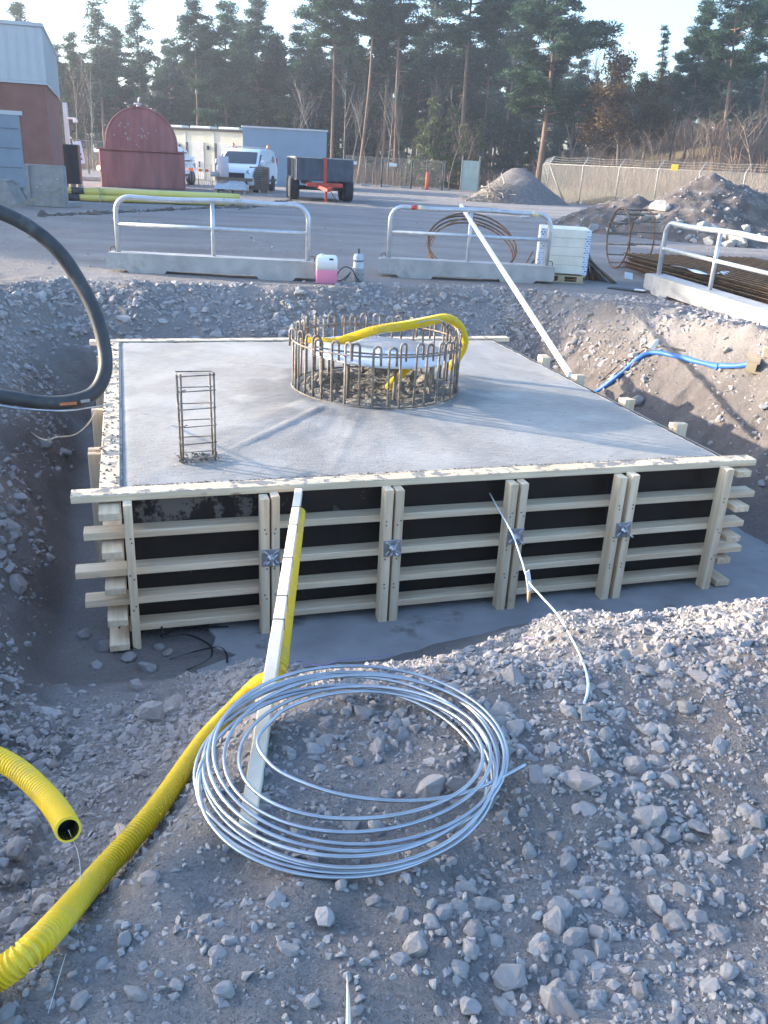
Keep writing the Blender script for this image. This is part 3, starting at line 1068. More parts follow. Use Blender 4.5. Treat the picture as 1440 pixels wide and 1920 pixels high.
# ------------------------------------------------------------------ round column cage
M_rebar = mat('rusty_rebar', (0.19, 0.155, 0.13), (0.29, 0.235, 0.19), 25, 0.75, 0.35, bump=0.5, bscale=140, rand=.25,
              c3=(0.36, 0.34, 0.31), s3=7, t3=(0.5, 0.62))
M_rebar2 = mat('brown_rebar', (0.14, 0.08, 0.045), (0.25, 0.14, 0.07), 18, 0.7, 0.4, rand=.25)
ZT = PIT + SH
ZCG = ZT + .07
cage = thing('rebar_cage', 'round cage of hooked rusty reinforcement bars rising from the slab', 'rebar cage', (CAGE[0], CAGE[1], ZCG))
rc_ = random.Random(12)
NBAR = 40
for k in range(NBAR):
    a = 2 * math.pi * (k + rc_.uniform(-.12, .12)) / NBAR
    h = 0.500 + rc_.uniform(-.012, .02)
    hw = 0.030
    ha = a + math.pi / 2 * (1 if rc_.random() < .8 else -1) + rc_.uniform(-.5, .9)      # direction in which the hook turns over
    lean = rc_.uniform(-.012, .012)
    bx, by = CR_ * math.cos(a), CR_ * math.sin(a)
    dx, dy = math.cos(ha), math.sin(ha)
    p = [(bx, by, -0.03), (bx + lean * .5, by, 0.2), (bx + lean, by, h - hw)]
    for j in range(1, 8):
        t = math.pi * j / 8
        p.append((bx + lean + dx * hw * (1 - math.cos(t)), by + dy * hw * (1 - math.cos(t)), h - hw + hw * math.sin(t)))
    dn = h - 0.14 + rc_.uniform(-.02, .02)
    p.append((bx + lean + dx * 2 * hw, by + dy * 2 * hw, dn))
    MB().tube(p, 0.0098, 7).build('hooked_bar', M_rebar, cage)
for r, z, ph in ((CR_ + .016, 0.415, .3), (CR_ - .017, 0.43, 2.0), (CR_ + .014, 0.02, 1.0)):
    MB().tube([(r * math.cos(ph + t), r * math.sin(ph + t), z + .004 * math.sin(3 * t)) for t in np.linspace(0, 2 * math.pi * 1.06, 80)], 0.007, 7).build('hoop', M_rebar, cage)

# round cover plate on anchor rods inside the cage
M_cover = mat('pale_cover_plate', (0.52, 0.54, 0.56), (0.62, 0.64, 0.66), 4, 0.28, 0.0, c3=(0.40, 0.38, 0.35), s3=6, t3=(.6, .72), coat=.3)
M_white = mat('white_plastic', (0.75, 0.75, 0.73), (0.68, 0.68, 0.66), 5, 0.4)
cover = thing('cover_plate', 'pale round cover plate held level inside the rebar cage', 'plate', (CAGE[0] + .02, CAGE[1] + .02, ZCG))
MB().lathe([(0.0, 0.303), (0.60, 0.303), (0.604, 0.307), (0.604, 0.321), (0.60, 0.325), (0.0, 0.325)], 64, Matrix.Rotation(rad(1.6), 4, 'Y')).build('disc', M_cover, cover)
for k in range(8):
    a = 2 * math.pi * k / 8 + .3
    MB().tube([(0.5 * math.cos(a), 0.5 * math.sin(a), -.02), (0.5 * math.cos(a), 0.5 * math.sin(a), .305)], 0.014, 8).build('anchor_rod', M_rebar, cover)
MB().lathe([(0.035, 0.318), (0.036, 0.345), (0.026, 0.372), (0.0, 0.380)], 18, Matrix.Translation((0.02, -0.18, 0))).build('cap', M_white, cover)

# ------------------------------------------------------------------ yellow corrugated conduit
M_yellow = mat('yellow_conduit', (0.77, 0.53, 0.014), (0.83, 0.59, 0.025), 4, 0.45, c3=(0.52, 0.40, 0.14), s3=9, t3=(.52, .78))
M_black = mat('black_plastic', (0.012, 0.012, 0.013), (0.02, 0.02, 0.02), 10, 0.5)


def corrugated(name, path, d, label, pitch=0.0115, parent=None, n=22, hollow=False):
    P = resample(spl(path, 12), pitch / 4)
    R = [d / 2 * (0.80 if i % 4 < 2 else 1.0) for i in range(len(P))]
    t = thing(name, label, 'conduit', P[0]) if parent is None else parent
    m = MB().tube(P, R, n, caps=not hollow, smooth=False)
    if hollow:      # wall thickness at the open end and a dark bore
        inner = P[-24:]
        k = MB().tube(list(reversed(inner)), d / 2 * 0.80, n, caps=False)
        m.build('corrugated_tube', M_yellow, t, t.location)
        kb = k.build('bore', M_black, t, t.location, recalc=False)
        rim_ = MB()
        T = (P[-1] - P[-3]).normalized()
        q = T.orthogonal().normalized(); w = T.cross(q)
        vs = []
        for r in (d / 2 * .80, d / 2 * .97):
            vs += [P[-1] + T * .001 + (q * math.cos(6.2832 * i / 24) + w * math.sin(6.2832 * i / 24)) * r for i in range(24)]
        rim_.add(vs, [(i, (i + 1) % 24, 24 + (i + 1) % 24, 24 + i) for i in range(24)])
        rim_.build('cut_rim', M_yellow, t, t.location)
        back = MB().lathe([(0, 0), (d / 2 * .8, 0)], n)
        M = Matrix.Translation(P[-24] - Vector(t.location)) @ T.to_track_quat('Z', 'Y').to_matrix().to_4x4()
        back.v = [tuple(M @ Vector(p)) for p in back.v]
        back.build('bore_end', M_black, t)
    else:
        m.build('corrugated_tube', M_yellow, t, t.location)
    return t


cz = ZT + 0.325
pth = [aty(560, 636, 7.55), aty(598, 642, 7.45), aty(632, 641, 7.40), aty(662, 632, 7.35), aty(705, 619, 7.30), aty(758, 611, 7.35), aty(800, 603, 7.5),
       aty(836, 597, 7.75), aty(860, 610, 8.0), aty(871, 640, 8.1), aty(862, 664, 8.05), aty(845, 690, 7.9)]
yc = corrugated('conduit', pth, 0.082, 'yellow corrugated conduit looping over the far rim of the rebar cage')
corrugated('conduit', [aty(768, 684, 7.30), aty(757, 698, 7.22), aty(740, 712, 7.12), aty(727, 728, 7.05)], 0.062, 'short yellow conduit stub pointing down under the cover plate')
# steel draw wire lying along the conduit
MB().tube(spl([aty(570, 650, 7.4), aty(640, 648, 7.33), aty(700, 630, 7.25), aty(800, 601, 7.42), aty(832, 604, 7.6), aty(850, 625, 7.8)], 8), 0.004, 6).build('draw_wire', M_galv, yc, yc.location)

# ------------------------------------------------------------------ slim stirrup cage
pl = at(344, 867, ZT + .02); pr = at(404, 861, ZT + .02)
ax = (pr - pl); wS = ax.length; ax.normalize(); dp = Vector((-ax.y, ax.x, 0))
lad = thing('stirrup_cage', 'slim upright ladder of rusty bars and stirrups standing in the slab', 'rebar cage', pl)
hS = 0.575
for a, b in ((0, 0), (1, 0), (0, 1), (1, 1)):
    p0 = ax * (a * wS) + dp * (b * .062)
    MB().tube([p0 + Vector((0, 0, -.03)), p0 + ax * (-.006 if b else .004) + Vector((0, 0, hS - .015 * b))], 0.0075, 7).build('upright_bar', M_rebar, lad)
for k, z in enumerate((0.02, 0.12, 0.235, 0.35, 0.465, hS - .012)):
    o = .010
    c = [Vector((0, 0, z)) + ax * x + dp * y for x, y in ((-o, -o), (wS + o, -o), (wS + o, .062 + o), (-o, .062 + o))]
    sk = rj.uniform(-.012, .012)
    c[2].z += .012 + sk; c[3].z += .02 + sk
    p = [c[0] + ax * .02, c[1], c[2], c[3], c[0], c[0] + ax * .05 + dp * .045]
    if k % 2: p = [c[3], c[0], c[1], c[2], c[3], c[3] + ax * .07 - dp * .01]
    MB().tube(p, 0.0038, 6).build('stirrup', M_rebar, lad)
lp = np.stack([cr.uniform(-.02, wS + .03, 60), cr.uniform(-.03, .12, 60), cr.uniform(0, .025, 60)], 1)
lw = np.array([pl.x, pl.y, pl.z])[None] + lp[:, :1] * np.array(ax)[None] + lp[:, 1:2] * np.array(dp)[None] + lp[:, 2:] * np.array([0, 0, 1])
lV, lF = stone_cloud(lw - np.array(pl), cr.uniform(.008, .02, 60), stone_protos(6, 3, 10), cr, .5)
tag(np_mesh('mortar_lumps', lV, lF, M_rough, parent=lad), kind='stuff')
def surf(px, py, off):
    """Where the pixel's ray first meets the ground."""
    d = ray(px, py)
    o_ = Vector((0, 0, ZC))
    T = np.arange(1.0, 40.0, 0.02)
    dz = ZC + d.z * T - H(d.x * T, d.y * T) - off
    return o_ + d * float(T[np.argmax(dz < 0)])


# ------------------------------------------------------------------ timber prop with tied conduit
def on_ground(px, py, off=0.0):
    z = 0.0
    for _ in range(30):
        p = at(px, py, z)
        z = lerp(z, Hs(p.x, p.y) + off, 0.5)
    return at(px, py, z)


M_batten = mat('white_planed_batten', (0.72, 0.60, 0.44), (0.80, 0.69, 0.53), 7, 0.65, bump=.08, bscale=30, rand=.06)
fu, fv = 0.99, -PLY - RD - 0.03
tx, ty = xy(fu, fv)
pt_top = aty(560, 922, ty)
pt_bot = on_ground(463, 1560, 0.02)
prop = thing('timber_prop', 'long pale timber batten propped from the gravel up to the formwork top', 'timber', pt_bot)
MB().beam(pt_bot, pt_top, 0.046, 0.046, bev=.004).build('batten', M_batten, prop, pt_bot)
dprop = (pt_top - pt_bot)
for f in (0.40, 0.475, 0.62, 0.78, .88):
    c = pt_bot + dprop * f
    MB().beam(c - dprop.normalized() * .0018, c + dprop.normalized() * .0018, 0.050, 0.050).build('cable_tie', M_black, prop, pt_bot)

pr_side = dprop.normalized().cross(Vector((0, 0, 1))).normalized()
below = Vector((0, 0, -.05))


def along(f, s=0.018, dz=-0.064):
    return pt_bot + dprop * f + pr_side * s + Vector((0, 0, dz))


cpath = [along(.93), along(.85), along(.72), along(.6), along(.48), along(.38), along(.31, .012, -.066)]
gp = [on_ground(480, 1284, .04), on_ground(440, 1325, .04), on_ground(405, 1362, .042), on_ground(375, 1398, .045), on_ground(290, 1520, .05), on_ground(185, 1640, .06), on_ground(75, 1765, .06), on_ground(-25, 1845, .06), on_ground(-140, 1930, .05)]
corrugated('conduit', cpath + gp, 0.066, 'long yellow corrugated conduit tied under the timber prop, running to the corner')
e = aty(128, 1556, 1.59)
cut = corrugated('conduit', [aty(-120, 1395, 1.98), aty(-40, 1408, 1.95), aty(25, 1438, 1.89), aty(80, 1486, 1.79), aty(112, 1526, 1.69), e], 0.062,
                 'short yellow conduit with a cut open end, hanging above bare dirt', hollow=True)
th_ = spl([e, aty(146, 1600, 1.6), aty(150, 1650, 1.56), aty(138, 1740, 1.50), on_ground(120, 1800, .004), on_ground(90, 1900, .004)], 8)
MB().tube(th_, 0.0007, 5).build('pull_thread', M_white, cut, cut.location)

# ------------------------------------------------------------------ coil of galvanised wire
M_wire = mat('bright_wire', (0.42, 0.44, 0.47), (0.53, 0.55, 0.57), 12, 0.34, 0.9)
turns = [(369, 914, 1293, 1646), (373, 919, 1288, 1641), (370, 924, 1281, 1634), (377, 940, 1266, 1629), (381, 934, 1261, 1608), (393, 928, 1255, 1600), (396, 968, 1246, 1587), (415, 926, 1275, 1563), (450, 908, 1290, 1552), (482, 893, 1299, 1498)]
zt = [0.030, 0.036, 0.042, 0.050, 0.056, 0.062, 0.075, 0.066, 0.074, 0.085]
# the wire starts at a loose tail on the right, runs along the near side and winds outwards
tail = [(985, 1434, .055), (930, 1463, .065), (860, 1490, .07), (760, 1502, .07), (640, 1490, .075), (540, 1455, .08), (496, 1420, .085)]
turns = turns[::-1]; zt = zt[::-1]
path = []
NT = 72
for k in range(len(turns)):
    for j in range(NT):
        ph = j / NT
        f = k + ph
        if f > len(turns) - 0.55:
            break
        i0 = min(int(f), len(turns) - 1); i1 = min(i0 + 1, len(turns) - 1); t = f - int(f)
        L_, R_, T_, B_ = [lerp(turns[i0][q], turns[i1][q], t) for q in range(4)]
        a = math.pi + 2 * math.pi * ph            # start on the left, run over the far side
        cx, rx = (L_ + R_) / 2, (R_ - L_) / 2
        cy, ry = (T_ + B_) / 2, (B_ - T_) / 2
        zz = lerp(zt[i0], zt[i1], t) + 0.014 * math.sin(a + f * 1.3)
        wob = (4 * math.sin(2 * a + f * 1.9) + 2.5 * math.sin(3 * a + f * 0.7)) * min(1, f * 3)
        path.append(at(cx + (rx + wob) * math.cos(a), cy + (ry + wob * .6) * math.sin(a), zz + .008 * math.sin(2 * a + f * 2.3)))
path = spl([at(*q) for q in tail] + path[2:14:6], 10)[:-1] + path[8:]
base_c = on_ground(660, 1450)
coil = MB().tube(path, 0.0056, 8).build('wire_coil', M_wire, None, base_c)
tag(coil, 'loose coil of bright galvanised wire lying on the gravel', 'wire coil')

# ------------------------------------------------------------------ thin white cable with paper tag
M_cable = mat('white_cable', (0.62, 0.66, 0.70), (0.70, 0.73, 0.76), 9, 0.45)
wp = [aty(905, 900, 5.62), aty(932, 950, 5.25), aty(960, 1000, 4.75), aty(978, 1050, 4.35), aty(990, 1088, 4.05), aty(1012, 1115, 3.82), surf(1045, 1152, .06), surf(1075, 1203, .03), surf(1096, 1250, .012), surf(1103, 1290, .010), surf(1094, 1322, .006)]
wc = thing('cable', 'thin white cable with a paper tag stretched from formwork to gravel ridge', 'cable', wp[-1])
MB().tube(spl(wp, 8), 0.005, 8).build('sheath', M_cable, wc, wp[-1])
tg = aty(991, 1090, 4.04)
tagp = MB().beam(tg + Vector((-.012, .01, .055)), tg + Vector((.012, -.01, -.05)), 0.040, 0.006).build('paper_tag', M_white, wc, wp[-1])
MB().tube([tg + Vector((.008, 0, -.04)), tg + Vector((.010, -.01, -.10)), tg + Vector((.010, -.01, -.125))], [.012, .008, .001], 8).build('copper_tail', mat('tan_wrap', (0.55, 0.38, 0.2)), wc, wp[-1])

# ------------------------------------------------------------------ black concrete hose springing over the left bank
M_hose = mat('black_rubber_hose', (0.030, 0.030, 0.031), (0.05, 0.05, 0.05), 9, 0.55, c3=(0.13, 0.125, 0.12), s3=5, t3=(.56, .75))
hp = [aty(-150, 372, 5.35), aty(-70, 378, 5.40), aty(0, 398, 5.45), aty(62, 430, 5.5), aty(112, 474, 5.5), aty(150, 530, 5.5), aty(180, 592, 5.45), aty(196, 655, 5.38), aty(196, 700, 5.3), aty(176, 736, 5.22),
      aty(135, 752, 5.15), aty(85, 755, 5.1), aty(35, 748, 5.05), aty(-20, 741, 5.0), aty(-110, 735, 4.95)]
hs = thing('rubber_hose', 'thick black rubber hose bending in a wide loop beside the slab', 'hose', hp[-1])
MB().tube(spl(hp, 10), 0.044, 18).build('hose_wall', M_hose, hs, hp[-1])
M_orange = mat('orange_print', (0.55, 0.17, 0.06), (0.45, 0.13, 0.05), 30, 0.6)
for px, ln, mt, nm in ((128, .10, M_orange, 'printed_mark'), (160, .055, mat('grey_print', (0.35, 0.35, 0.34)), 'printed_mark')):
    c = aty(px, 757 if px < 150 else 752, 5.098)
    ax_ = Vector((1, .35, .04 if px < 150 else .12)).normalized()
    MB().beam(c - ax_ * ln / 2, c + ax_ * ln / 2, 0.003, 0.018).build(nm, mt, hs, hp[-1])
# light cable strung below the hose
lp_ = [aty(-60, 748, 4.75), aty(0, 760, 4.8), aty(50, 767, 4.85), aty(120, 770, 4.9), aty(175, 763, 5.35), aty(212, 757, 6.1)]
bc = MB().tube(spl(lp_, 8), 0.0048, 8).build('steel_wire', M_wire, None, lp_[0])
tag(bc, 'bright wire strung from the left bank to the slab edge below the hose', 'wire')
rp_ = [on_ground(20, 775, .02), on_ground(60, 812, .03), aty(85, 825, 5.6), aty(105, 820, 5.9), aty(140, 815, 6.1), aty(165, 795, 6.3), aty(182, 768, 6.5)]
rp = MB().tube(spl(rp_, 8), 0.006, 8).build('rope', mat('tan_rope', (0.36, 0.33, 0.26), (0.28, 0.25, 0.2), 60, 0.9), None, rp_[0])
tag(rp, 'slack tan rope sagging between the left bank and the formwork post', 'rope')

# ------------------------------------------------------------------ black straps in the pit corner
def floor_at(px, py, off=.01):
    z = PIT
    for _ in range(20):
        p = at(px, py, z)
        z = lerp(z, max(Hs(p.x, p.y), PIT + .002) + off, .5)
    return at(px, py, z)


def ribbon(name, pts, w, label, cat, m):
    P = spl(pts, 8)
    b = MB()
    vs, fs = [], []
    for i, p in enumerate(P):
        t = (P[min(i + 1, len(P) - 1)] - P[max(i - 1, 0)]).normalized()
        s = t.cross(Vector((0, 0, 1)))
        s = s.normalized() if s.length > .01 else Vector((1, 0, 0))
        s = (s + Vector((0, 0, .5 * math.sin(i * .3)))).normalized() * w / 2
        n_ = t.cross(s).normalized() * .0008
        vs += [p + s + n_, p - s + n_, p - s - n_, p + s - n_]
    for i in range(len(P) - 1):
        for k in range(4):
            fs.append((i * 4 + k, i * 4 + (k + 1) % 4, i * 4 + 4 + (k + 1) % 4, i * 4 + 4 + k))
    b.add(vs, fs, True)
    o = b.build(name, m, None, P[0])
    return tag(o, label, cat)


ribbon('strap', [floor_at(255, 1165, .10), floor_at(270, 1160, .10), floor_at(300, 1175, .06), floor_at(305, 1195, .02), floor_at(350, 1190), floor_at(390, 1207, .02), floor_at(398, 1225, .05), floor_at(385, 1240), floor_at(350, 1256)], .013,
       'black strap curling from the corner post over the pit floor', 'strap', M_black)
ribbon('strap', [floor_at(300, 1160, .09), floor_at(303, 1172, .08), floor_at(306, 1190, .04), floor_at(325, 1182), floor_at(370, 1176, .02), floor_at(428, 1175, .01)], .012,
       'black strap lying straight along the bottom formwork rail', 'strap', M_black)
ribbon('strap', [floor_at(318, 1236), floor_at(350, 1226), floor_at(385, 1217, .03), floor_at(412, 1213, .03), floor_at(424, 1225, .02), floor_at(426, 1243, .01)], .012,
       'black strap with a bent end nearest the gravel bank', 'strap', M_black)
ribbon('strap', [floor_at(245, 1158, .05), floor_at(226, 1170, .06), floor_at(224, 1192, .03), floor_at(236, 1208), floor_at(256, 1217)], .010,
       'short black strap arching round the foot of the corner post', 'strap', M_black)
M_purple = mat('purple_string', (0.30, 0.20, 0.48), (0.36, 0.26, 0.55), 20, .8)
for pts_, lb in (([(520, 1258), (560, 1240), (600, 1248), (640, 1238), (690, 1233), (735, 1228)], 'purple string lying over the gravel behind the wire coil'),
                 ([(980, 1195), (1000, 1197), (1020, 1192), (1032, 1190)], 'short bit of purple string on the ridge beside the white cable')):
    P_ = [on_ground(a, b, .008) for a, b in pts_]
    o = MB().tube(spl(P_, 8), .0022, 6).build('string', M_purple, None, P_[0])
    tag(o, lb, 'string')
# pale splinter of wood at the bottom edge
sp = on_ground(652, 1890, .02)
o = MB().tube([sp + Vector((-.006, .05, .035)), sp + Vector((0, .01, .014)), sp + Vector((.004, -.04, -.006)), sp + Vector((.006, -.055, -.012))], [.0006, .004, .006, .003], 5, smooth=False).build('splinter', M_batten, None, sp)
tag(o, 'small pale wood splinter standing in the gravel at the bottom edge', 'splinter')
# survey paint dabs at the right foot of the formwork are left to the timber
# ------------------------------------------------------------------ barriers with concrete foot and bent tube rail
M_conc = mat('weathered_concrete', (0.36, 0.345, 0.325), (0.46, 0.44, 0.41), 5, 0.9, bump=0.35, bscale=35, c3=(0.27, 0.25, 0.22), s3=3, t3=(.55, .75))
M_rail = mat('old_galvanised_tube', (0.50, 0.51, 0.53), (0.60, 0.61, 0.62), 9, 0.42, 0.55, c3=(0.33, 0.25, 0.19), s3=5, t3=(.62, .72))


def barrier(a, b, label):
    a, b = Vector(a), Vector(b)
    L = (b - a).length
    rz = math.atan2(b.y - a.y, b.x - a.x)
    z0 = min(Hs(a.x, a.y), Hs(b.x, b.y))
    t = thing('barrier', label, 'barrier', (a.x, a.y, z0), rz, 'tube barriers with concrete feet')
    # concrete foot: stepped underside with two feet, chamfered ends
    pr = [(0.02, 0.05), (0.28, 0.05), (0.36, -0.04), (0.80, -0.04), (0.86, 0.05), (L - .86, 0.05), (L - .80, -0.04), (L - .36, -0.04), (L - .28, .05), (L - .02, .05),
          (L, .08), (L, .255), (L - .03, .275), (.03, .275), (0, .255), (0, .08)]
    M = Matrix(((1, 0, 0, 0), (0, 0, -1, .15), (0, 1, 0, 0), (0, 0, 0, 1)))
    MB().prism(pr, 0.30, M).build('concrete_foot', M_conc, t)
    x0, x1, zt_, r = 0.15, L - .12, 1.03, 0.2
    p = [(x0, 0, .25), (x0, 0, zt_ - r)]
    for k in range(1, 7):
        q = math.pi / 2 * k / 6
        p.append((x0 + r - r * math.cos(q), 0, zt_ - r + r * math.sin(q)))
    for k in range(1, 6):
        p.append((lerp(x0 + r, x1 - r, k / 6), .004 * math.sin(k * 2.1), zt_ - .012 * math.sin(k * 1.3)))
    for k in range(0, 7):
        q = math.pi / 2 * k / 6
        p.append((x1 - r + r * math.sin(q), 0, zt_ - r + r * math.cos(q)))
    p.append((x1, 0, .25))
    MB().tube(p, 0.036, 12).build('bent_rail', M_rail, t)
    MB().tube([(x0, 0, .66), (x1, 0, .655)], 0.027, 12).build('middle_rail', M_rail, t)
    MB().tube([((x0 + x1) / 2, .0, .25), ((x0 + x1) / 2, 0, zt_ - .02)], 0.029, 12).build('middle_post', M_rail, t)
    for x in (.07, L - .06):      # lifting loops
        MB().tube(spl([(x - .04, 0, .26), (x - .03, 0, .33), (x + .03, .01, .33), (x + .04, 0, .26)], 5), .008, 6).build('lifting_loop', M_rebar2, t)
    return t


barrier(at(205, 506), at(592, 524), 'steel tube barrier on concrete foot at the left above the pit')
bm_ = barrier(at(709, 516), at(1034, 532), 'steel tube barrier with red sticker in the middle above the pit')
M_red = mat('red_sticker', (0.65, 0.05, 0.04), (0.55, 0.05, 0.04), 30, .5)
M_ysticker = mat('yellow_sticker', (0.75, 0.55, 0.15), (0.8, 0.75, 0.6), 40, .5)
for x, w_, mt in ((.46, .09, M_red), (.57, .07, M_ysticker), (2.32, .12, M_ysticker)):
    MB().tube([(x, 0, 1.029), (x + w_, 0, 1.027)], 0.0372, 12).build('sticker', mt, bm_)
ra = at(1222, 545)
barrier(ra, ra + (at(1440, 622) - ra).normalized() * 3.6, 'sunlit steel tube barrier on concrete foot at the right edge')

# ------------------------------------------------------------------ jerrycan
jl = at(612, 529)
can = thing('jerrycan', 'translucent white jerrycan half full of pink liquid between the barriers', 'jerrycan', (jl.x, jl.y, Hs(jl.x, jl.y)), rad(4))


def milky(name, c, tr=0.35):
    m = mat(name, c, tuple(x * .95 for x in c), 3, .35)
    b = m.node_tree.nodes['Principled BSDF']
    b.inputs['Subsurface Weight'].default_value = 0.5
    b.inputs['Subsurface Radius'].default_value = (.05, .05, .05)
    b.inputs['Subsurface Scale'].default_value = 0.5
    return m


M_milk = milky('milky_plastic', (0.84, 0.84, 0.86)); M_pink = milky('pink_liquid', (0.80, 0.28, 0.42))


def canpart(z0, z1, inset=0.0, topcut=False):
    w, d = 0.31 - inset, 0.24 - inset
    pr = []
    for x, y in ((-1, -1), (1, -1), (1, 1), (-1, 1)):
        for k in range(4):
            q = math.atan2(y, x) - math.pi / 4 + math.pi / 2 * k / 3
            pr.append((x * (w / 2 - .035) + .035 * math.cos(q), y * (d / 2 - .035) + .035 * math.sin(q)))
    m = MB()
    n = len(pr)
    lv = [(z0, .94), (z0 + .015, 1.0), (z1 - .015, 1.0), (z1, 1.0)] if not topcut else [(z0, 1.0), (z1 - .06, 1.0), (z1 - .02, .93), (z1, .80)]
    vs = [(x * s, y * s, z) for z, s in lv for x, y in pr]
    fs = [tuple(reversed(range(n))), tuple(range(3 * n, 4 * n))]
    for i in range(3):
        fs += [(i * n + k, i * n + (k + 1) % n, (i + 1) * n + (k + 1) % n, (i + 1) * n + k) for k in range(n)]
    return m.add(vs, fs, True)


canpart(0, .195).build('liquid', M_pink, can)
canpart(.196, .385, 0, True).build('body', M_milk, can)
MB().box((.065, -.118, .345), (.06, .02, .024), None, .006).build('handle_hole', M_black, can)
MB().lathe([(.022, .38), (.022, .405), (.0, .407)], 14, Matrix.Translation((-.07, 0, 0))).build('cap', M_white, can)
# ------------------------------------------------------------------ submersible pump
pl_ = at(671, 526)
pump = thing('submersible_pump', 'slim grey submersible pump standing by the pink jerrycan', 'pump', (pl_.x, pl_.y, Hs(pl_.x, pl_.y) + .005))
M_grey = mat('grey_metal', (0.38, 0.42, 0.43), (0.46, 0.50, 0.51), 12, .45, .3)
MB().lathe([(.07, 0), (.082, .01), (.082, .17), (.086, .18), (.086, .20), (.080, .21), (.078, .35), (.066, .385), (.03, .39), (0, .39)], 24).build('casing', M_grey, pump)
MB().lathe([(.0795, .275), (.0795, .305)], 24).build('label_band', mat('dark_band', (0.06, 0.09, 0.11), (.3, .32, .33), 60), pump)
MB().tube([(0, 0, .38), (0, 0, .46)], .012, 8).build('cable_gland', M_black, pump)
for k in range(9):
    a = k * .7
    MB().box((.083 * math.cos(a), .083 * math.sin(a), .10), (.008, .02, .012), None).build('inlet_slot', M_black, pump)
pc = [Vector((0, 0, .45)), Vector((.02, .05, .44)), Vector((.02, -.1, .02)), Vector((-.02, -.11, .06)), Vector((-.09, -.10, .17)), Vector((-.19, -.08, .20)), Vector((-.28, -.08, .13)), Vector((-.31, -.09, .01)), Vector((-.24, -.12, .01)), Vector((-.14, -.1, .09)), Vector((-.11, -.1, .13)), Vector((-.14, -.12, .07)), Vector((-.2, -.14, .01))]
MB().tube(spl(pc[2:], 8), .008, 8).build('power_cable', M_black, pump)

# ------------------------------------------------------------------ ring of brown bar stock behind the middle barrier
rl, rr2 = aty(806, 500, 14.6), aty(972, 500, 14.6)
rcx = (rl.x + rr2.x) / 2; rR = (rr2.x - rl.x) / 2 + .02
ringt = thing('bar_ring', 'brown coiled ring of steel bar standing behind the middle barrier', 'steel ring', (rcx, 14.3, Hs(rcx, 14.3) + .02), rad(4))
ringt.rotation_euler = (rad(-56), 0, rad(4))
for k, (r, oy, ph) in enumerate(((rR, 0, 0), (rR - .02, .05, .4), (rR - .035, .10, .9), (rR - .01, -.05, 1.5))):
    pp = [(r * math.cos(t), oy + .03 * math.sin(t * 2 + ph), r * .995 + r * math.sin(t)) for t in np.linspace(ph, ph + 2 * math.pi * 1.02, 72)]
    MB().tube(pp, .014, 7).build('bar_turn', M_rebar2, ringt)
MB().tube(spl([(-rR * .97, -.05, rR * .75), (-rR * .7, -.08, rR * 1.35), (-rR * .2, -.06, rR * 1.78), (.05, -.05, rR * 1.85), (.12, -.06, rR * 1.55)], 8), .010, 6).build('loose_end', M_rebar2, ringt)

# ------------------------------------------------------------------ long white batten leaning on the middle barrier
wb0 = aty(1068, 702, 8.15); wb1 = aty(864, 385, 14.6)
o = MB().beam(wb0, wb1, .04, .055, bev=.004).build('white_batten', mat('white_lath', (0.78, 0.76, 0.70), (0.82, 0.80, 0.76), 6, .6), None, wb0)
tag(o, 'long white batten leaning from the slab edge over the middle barrier', 'batten')

# ------------------------------------------------------------------ stack of pale boards on a pallet
M_board = mat('pale_board', (0.66, 0.62, 0.52), (0.74, 0.70, 0.60), 5, .7, rand=.05, c3=(.5, .45, .35), s3=14, t3=(.66, .74))
M_pallet = mat('pallet_wood', (0.45, 0.34, 0.20), (0.55, 0.43, 0.27), 7, .8, rand=.12)
ca_, cb_ = at(1012, 529), at(1087, 531)
stk = thing('board_stack', 'stack of wrapped pale boards on a pallet beside the middle barrier', 'board stack', (ca_.x, ca_.y + .05, Hs(ca_.x, ca_.y)), rad(-6))
wst = (cb_ - ca_).length
for k in range(5):
    MB().box((wst / 2 - .02, .45, .14 + .135 * k + .066), (wst + .08 - .003 * k, .9, .133), None, .006).build('board', M_board, stk)
for x in (.05, wst / 2, wst - .05):
    for y in (.05, .45, .85):
        MB().box((x, y, .06), (.1, .1, .076)).build('pallet_block', M_pallet, stk)
for y in (.05, .45, .85):
    MB().box((wst / 2, y, .011), (wst + .06, .1, .02)).build('pallet_board', M_pallet, stk)
for k in range(5):
    MB().box((wst / 2, .06 + .195 * k, .109), (wst + .06, .12, .02)).build('pallet_board', M_pallet, stk)


def print_material():
    m = bpy.data.materials.new('blue_printed_wrap')
    m.use_nodes = True
    N, L = m.node_tree.nodes, m.node_tree.links
    b = N['Principled BSDF']; b.inputs['Roughness'].default_value = .3
    tc = N.new('ShaderNodeTexCoord')
    br = N.new('ShaderNodeTexBrick')
    br.inputs['Color1'].default_value = (.10, .22, .42, 1); br.inputs['Color2'].default_value = (.55, .62, .7, 1); br.inputs['Mortar'].default_value = (.72, .74, .76, 1)
    br.inputs['Scale'].default_value = 10; br.inputs['Mortar Size'].default_value = .05; br.inputs['Brick Width'].default_value = .5; br.inputs['Row Height'].default_value = .35
    mp = N.new('ShaderNodeMapping'); mp.inputs['Rotation'].default_value = (rad(90), 0, 0)
    L.new(tc.outputs['Object'], mp.inputs[0]); L.new(mp.outputs[0], br.inputs[0])
    L.new(br.outputs[0], b.inputs['Base Color'])
    return m


M_print = print_material()
for x in (-.045, wst - .02):
    MB().box((x + .02, -.004, .47), (.085, .012, .68), None, .003).build('printed_wrap', M_print, stk)
MB().box((wst + .045 - .02, .45, .47), (.008, .9, .68)).build('printed_wrap', M_print, stk)


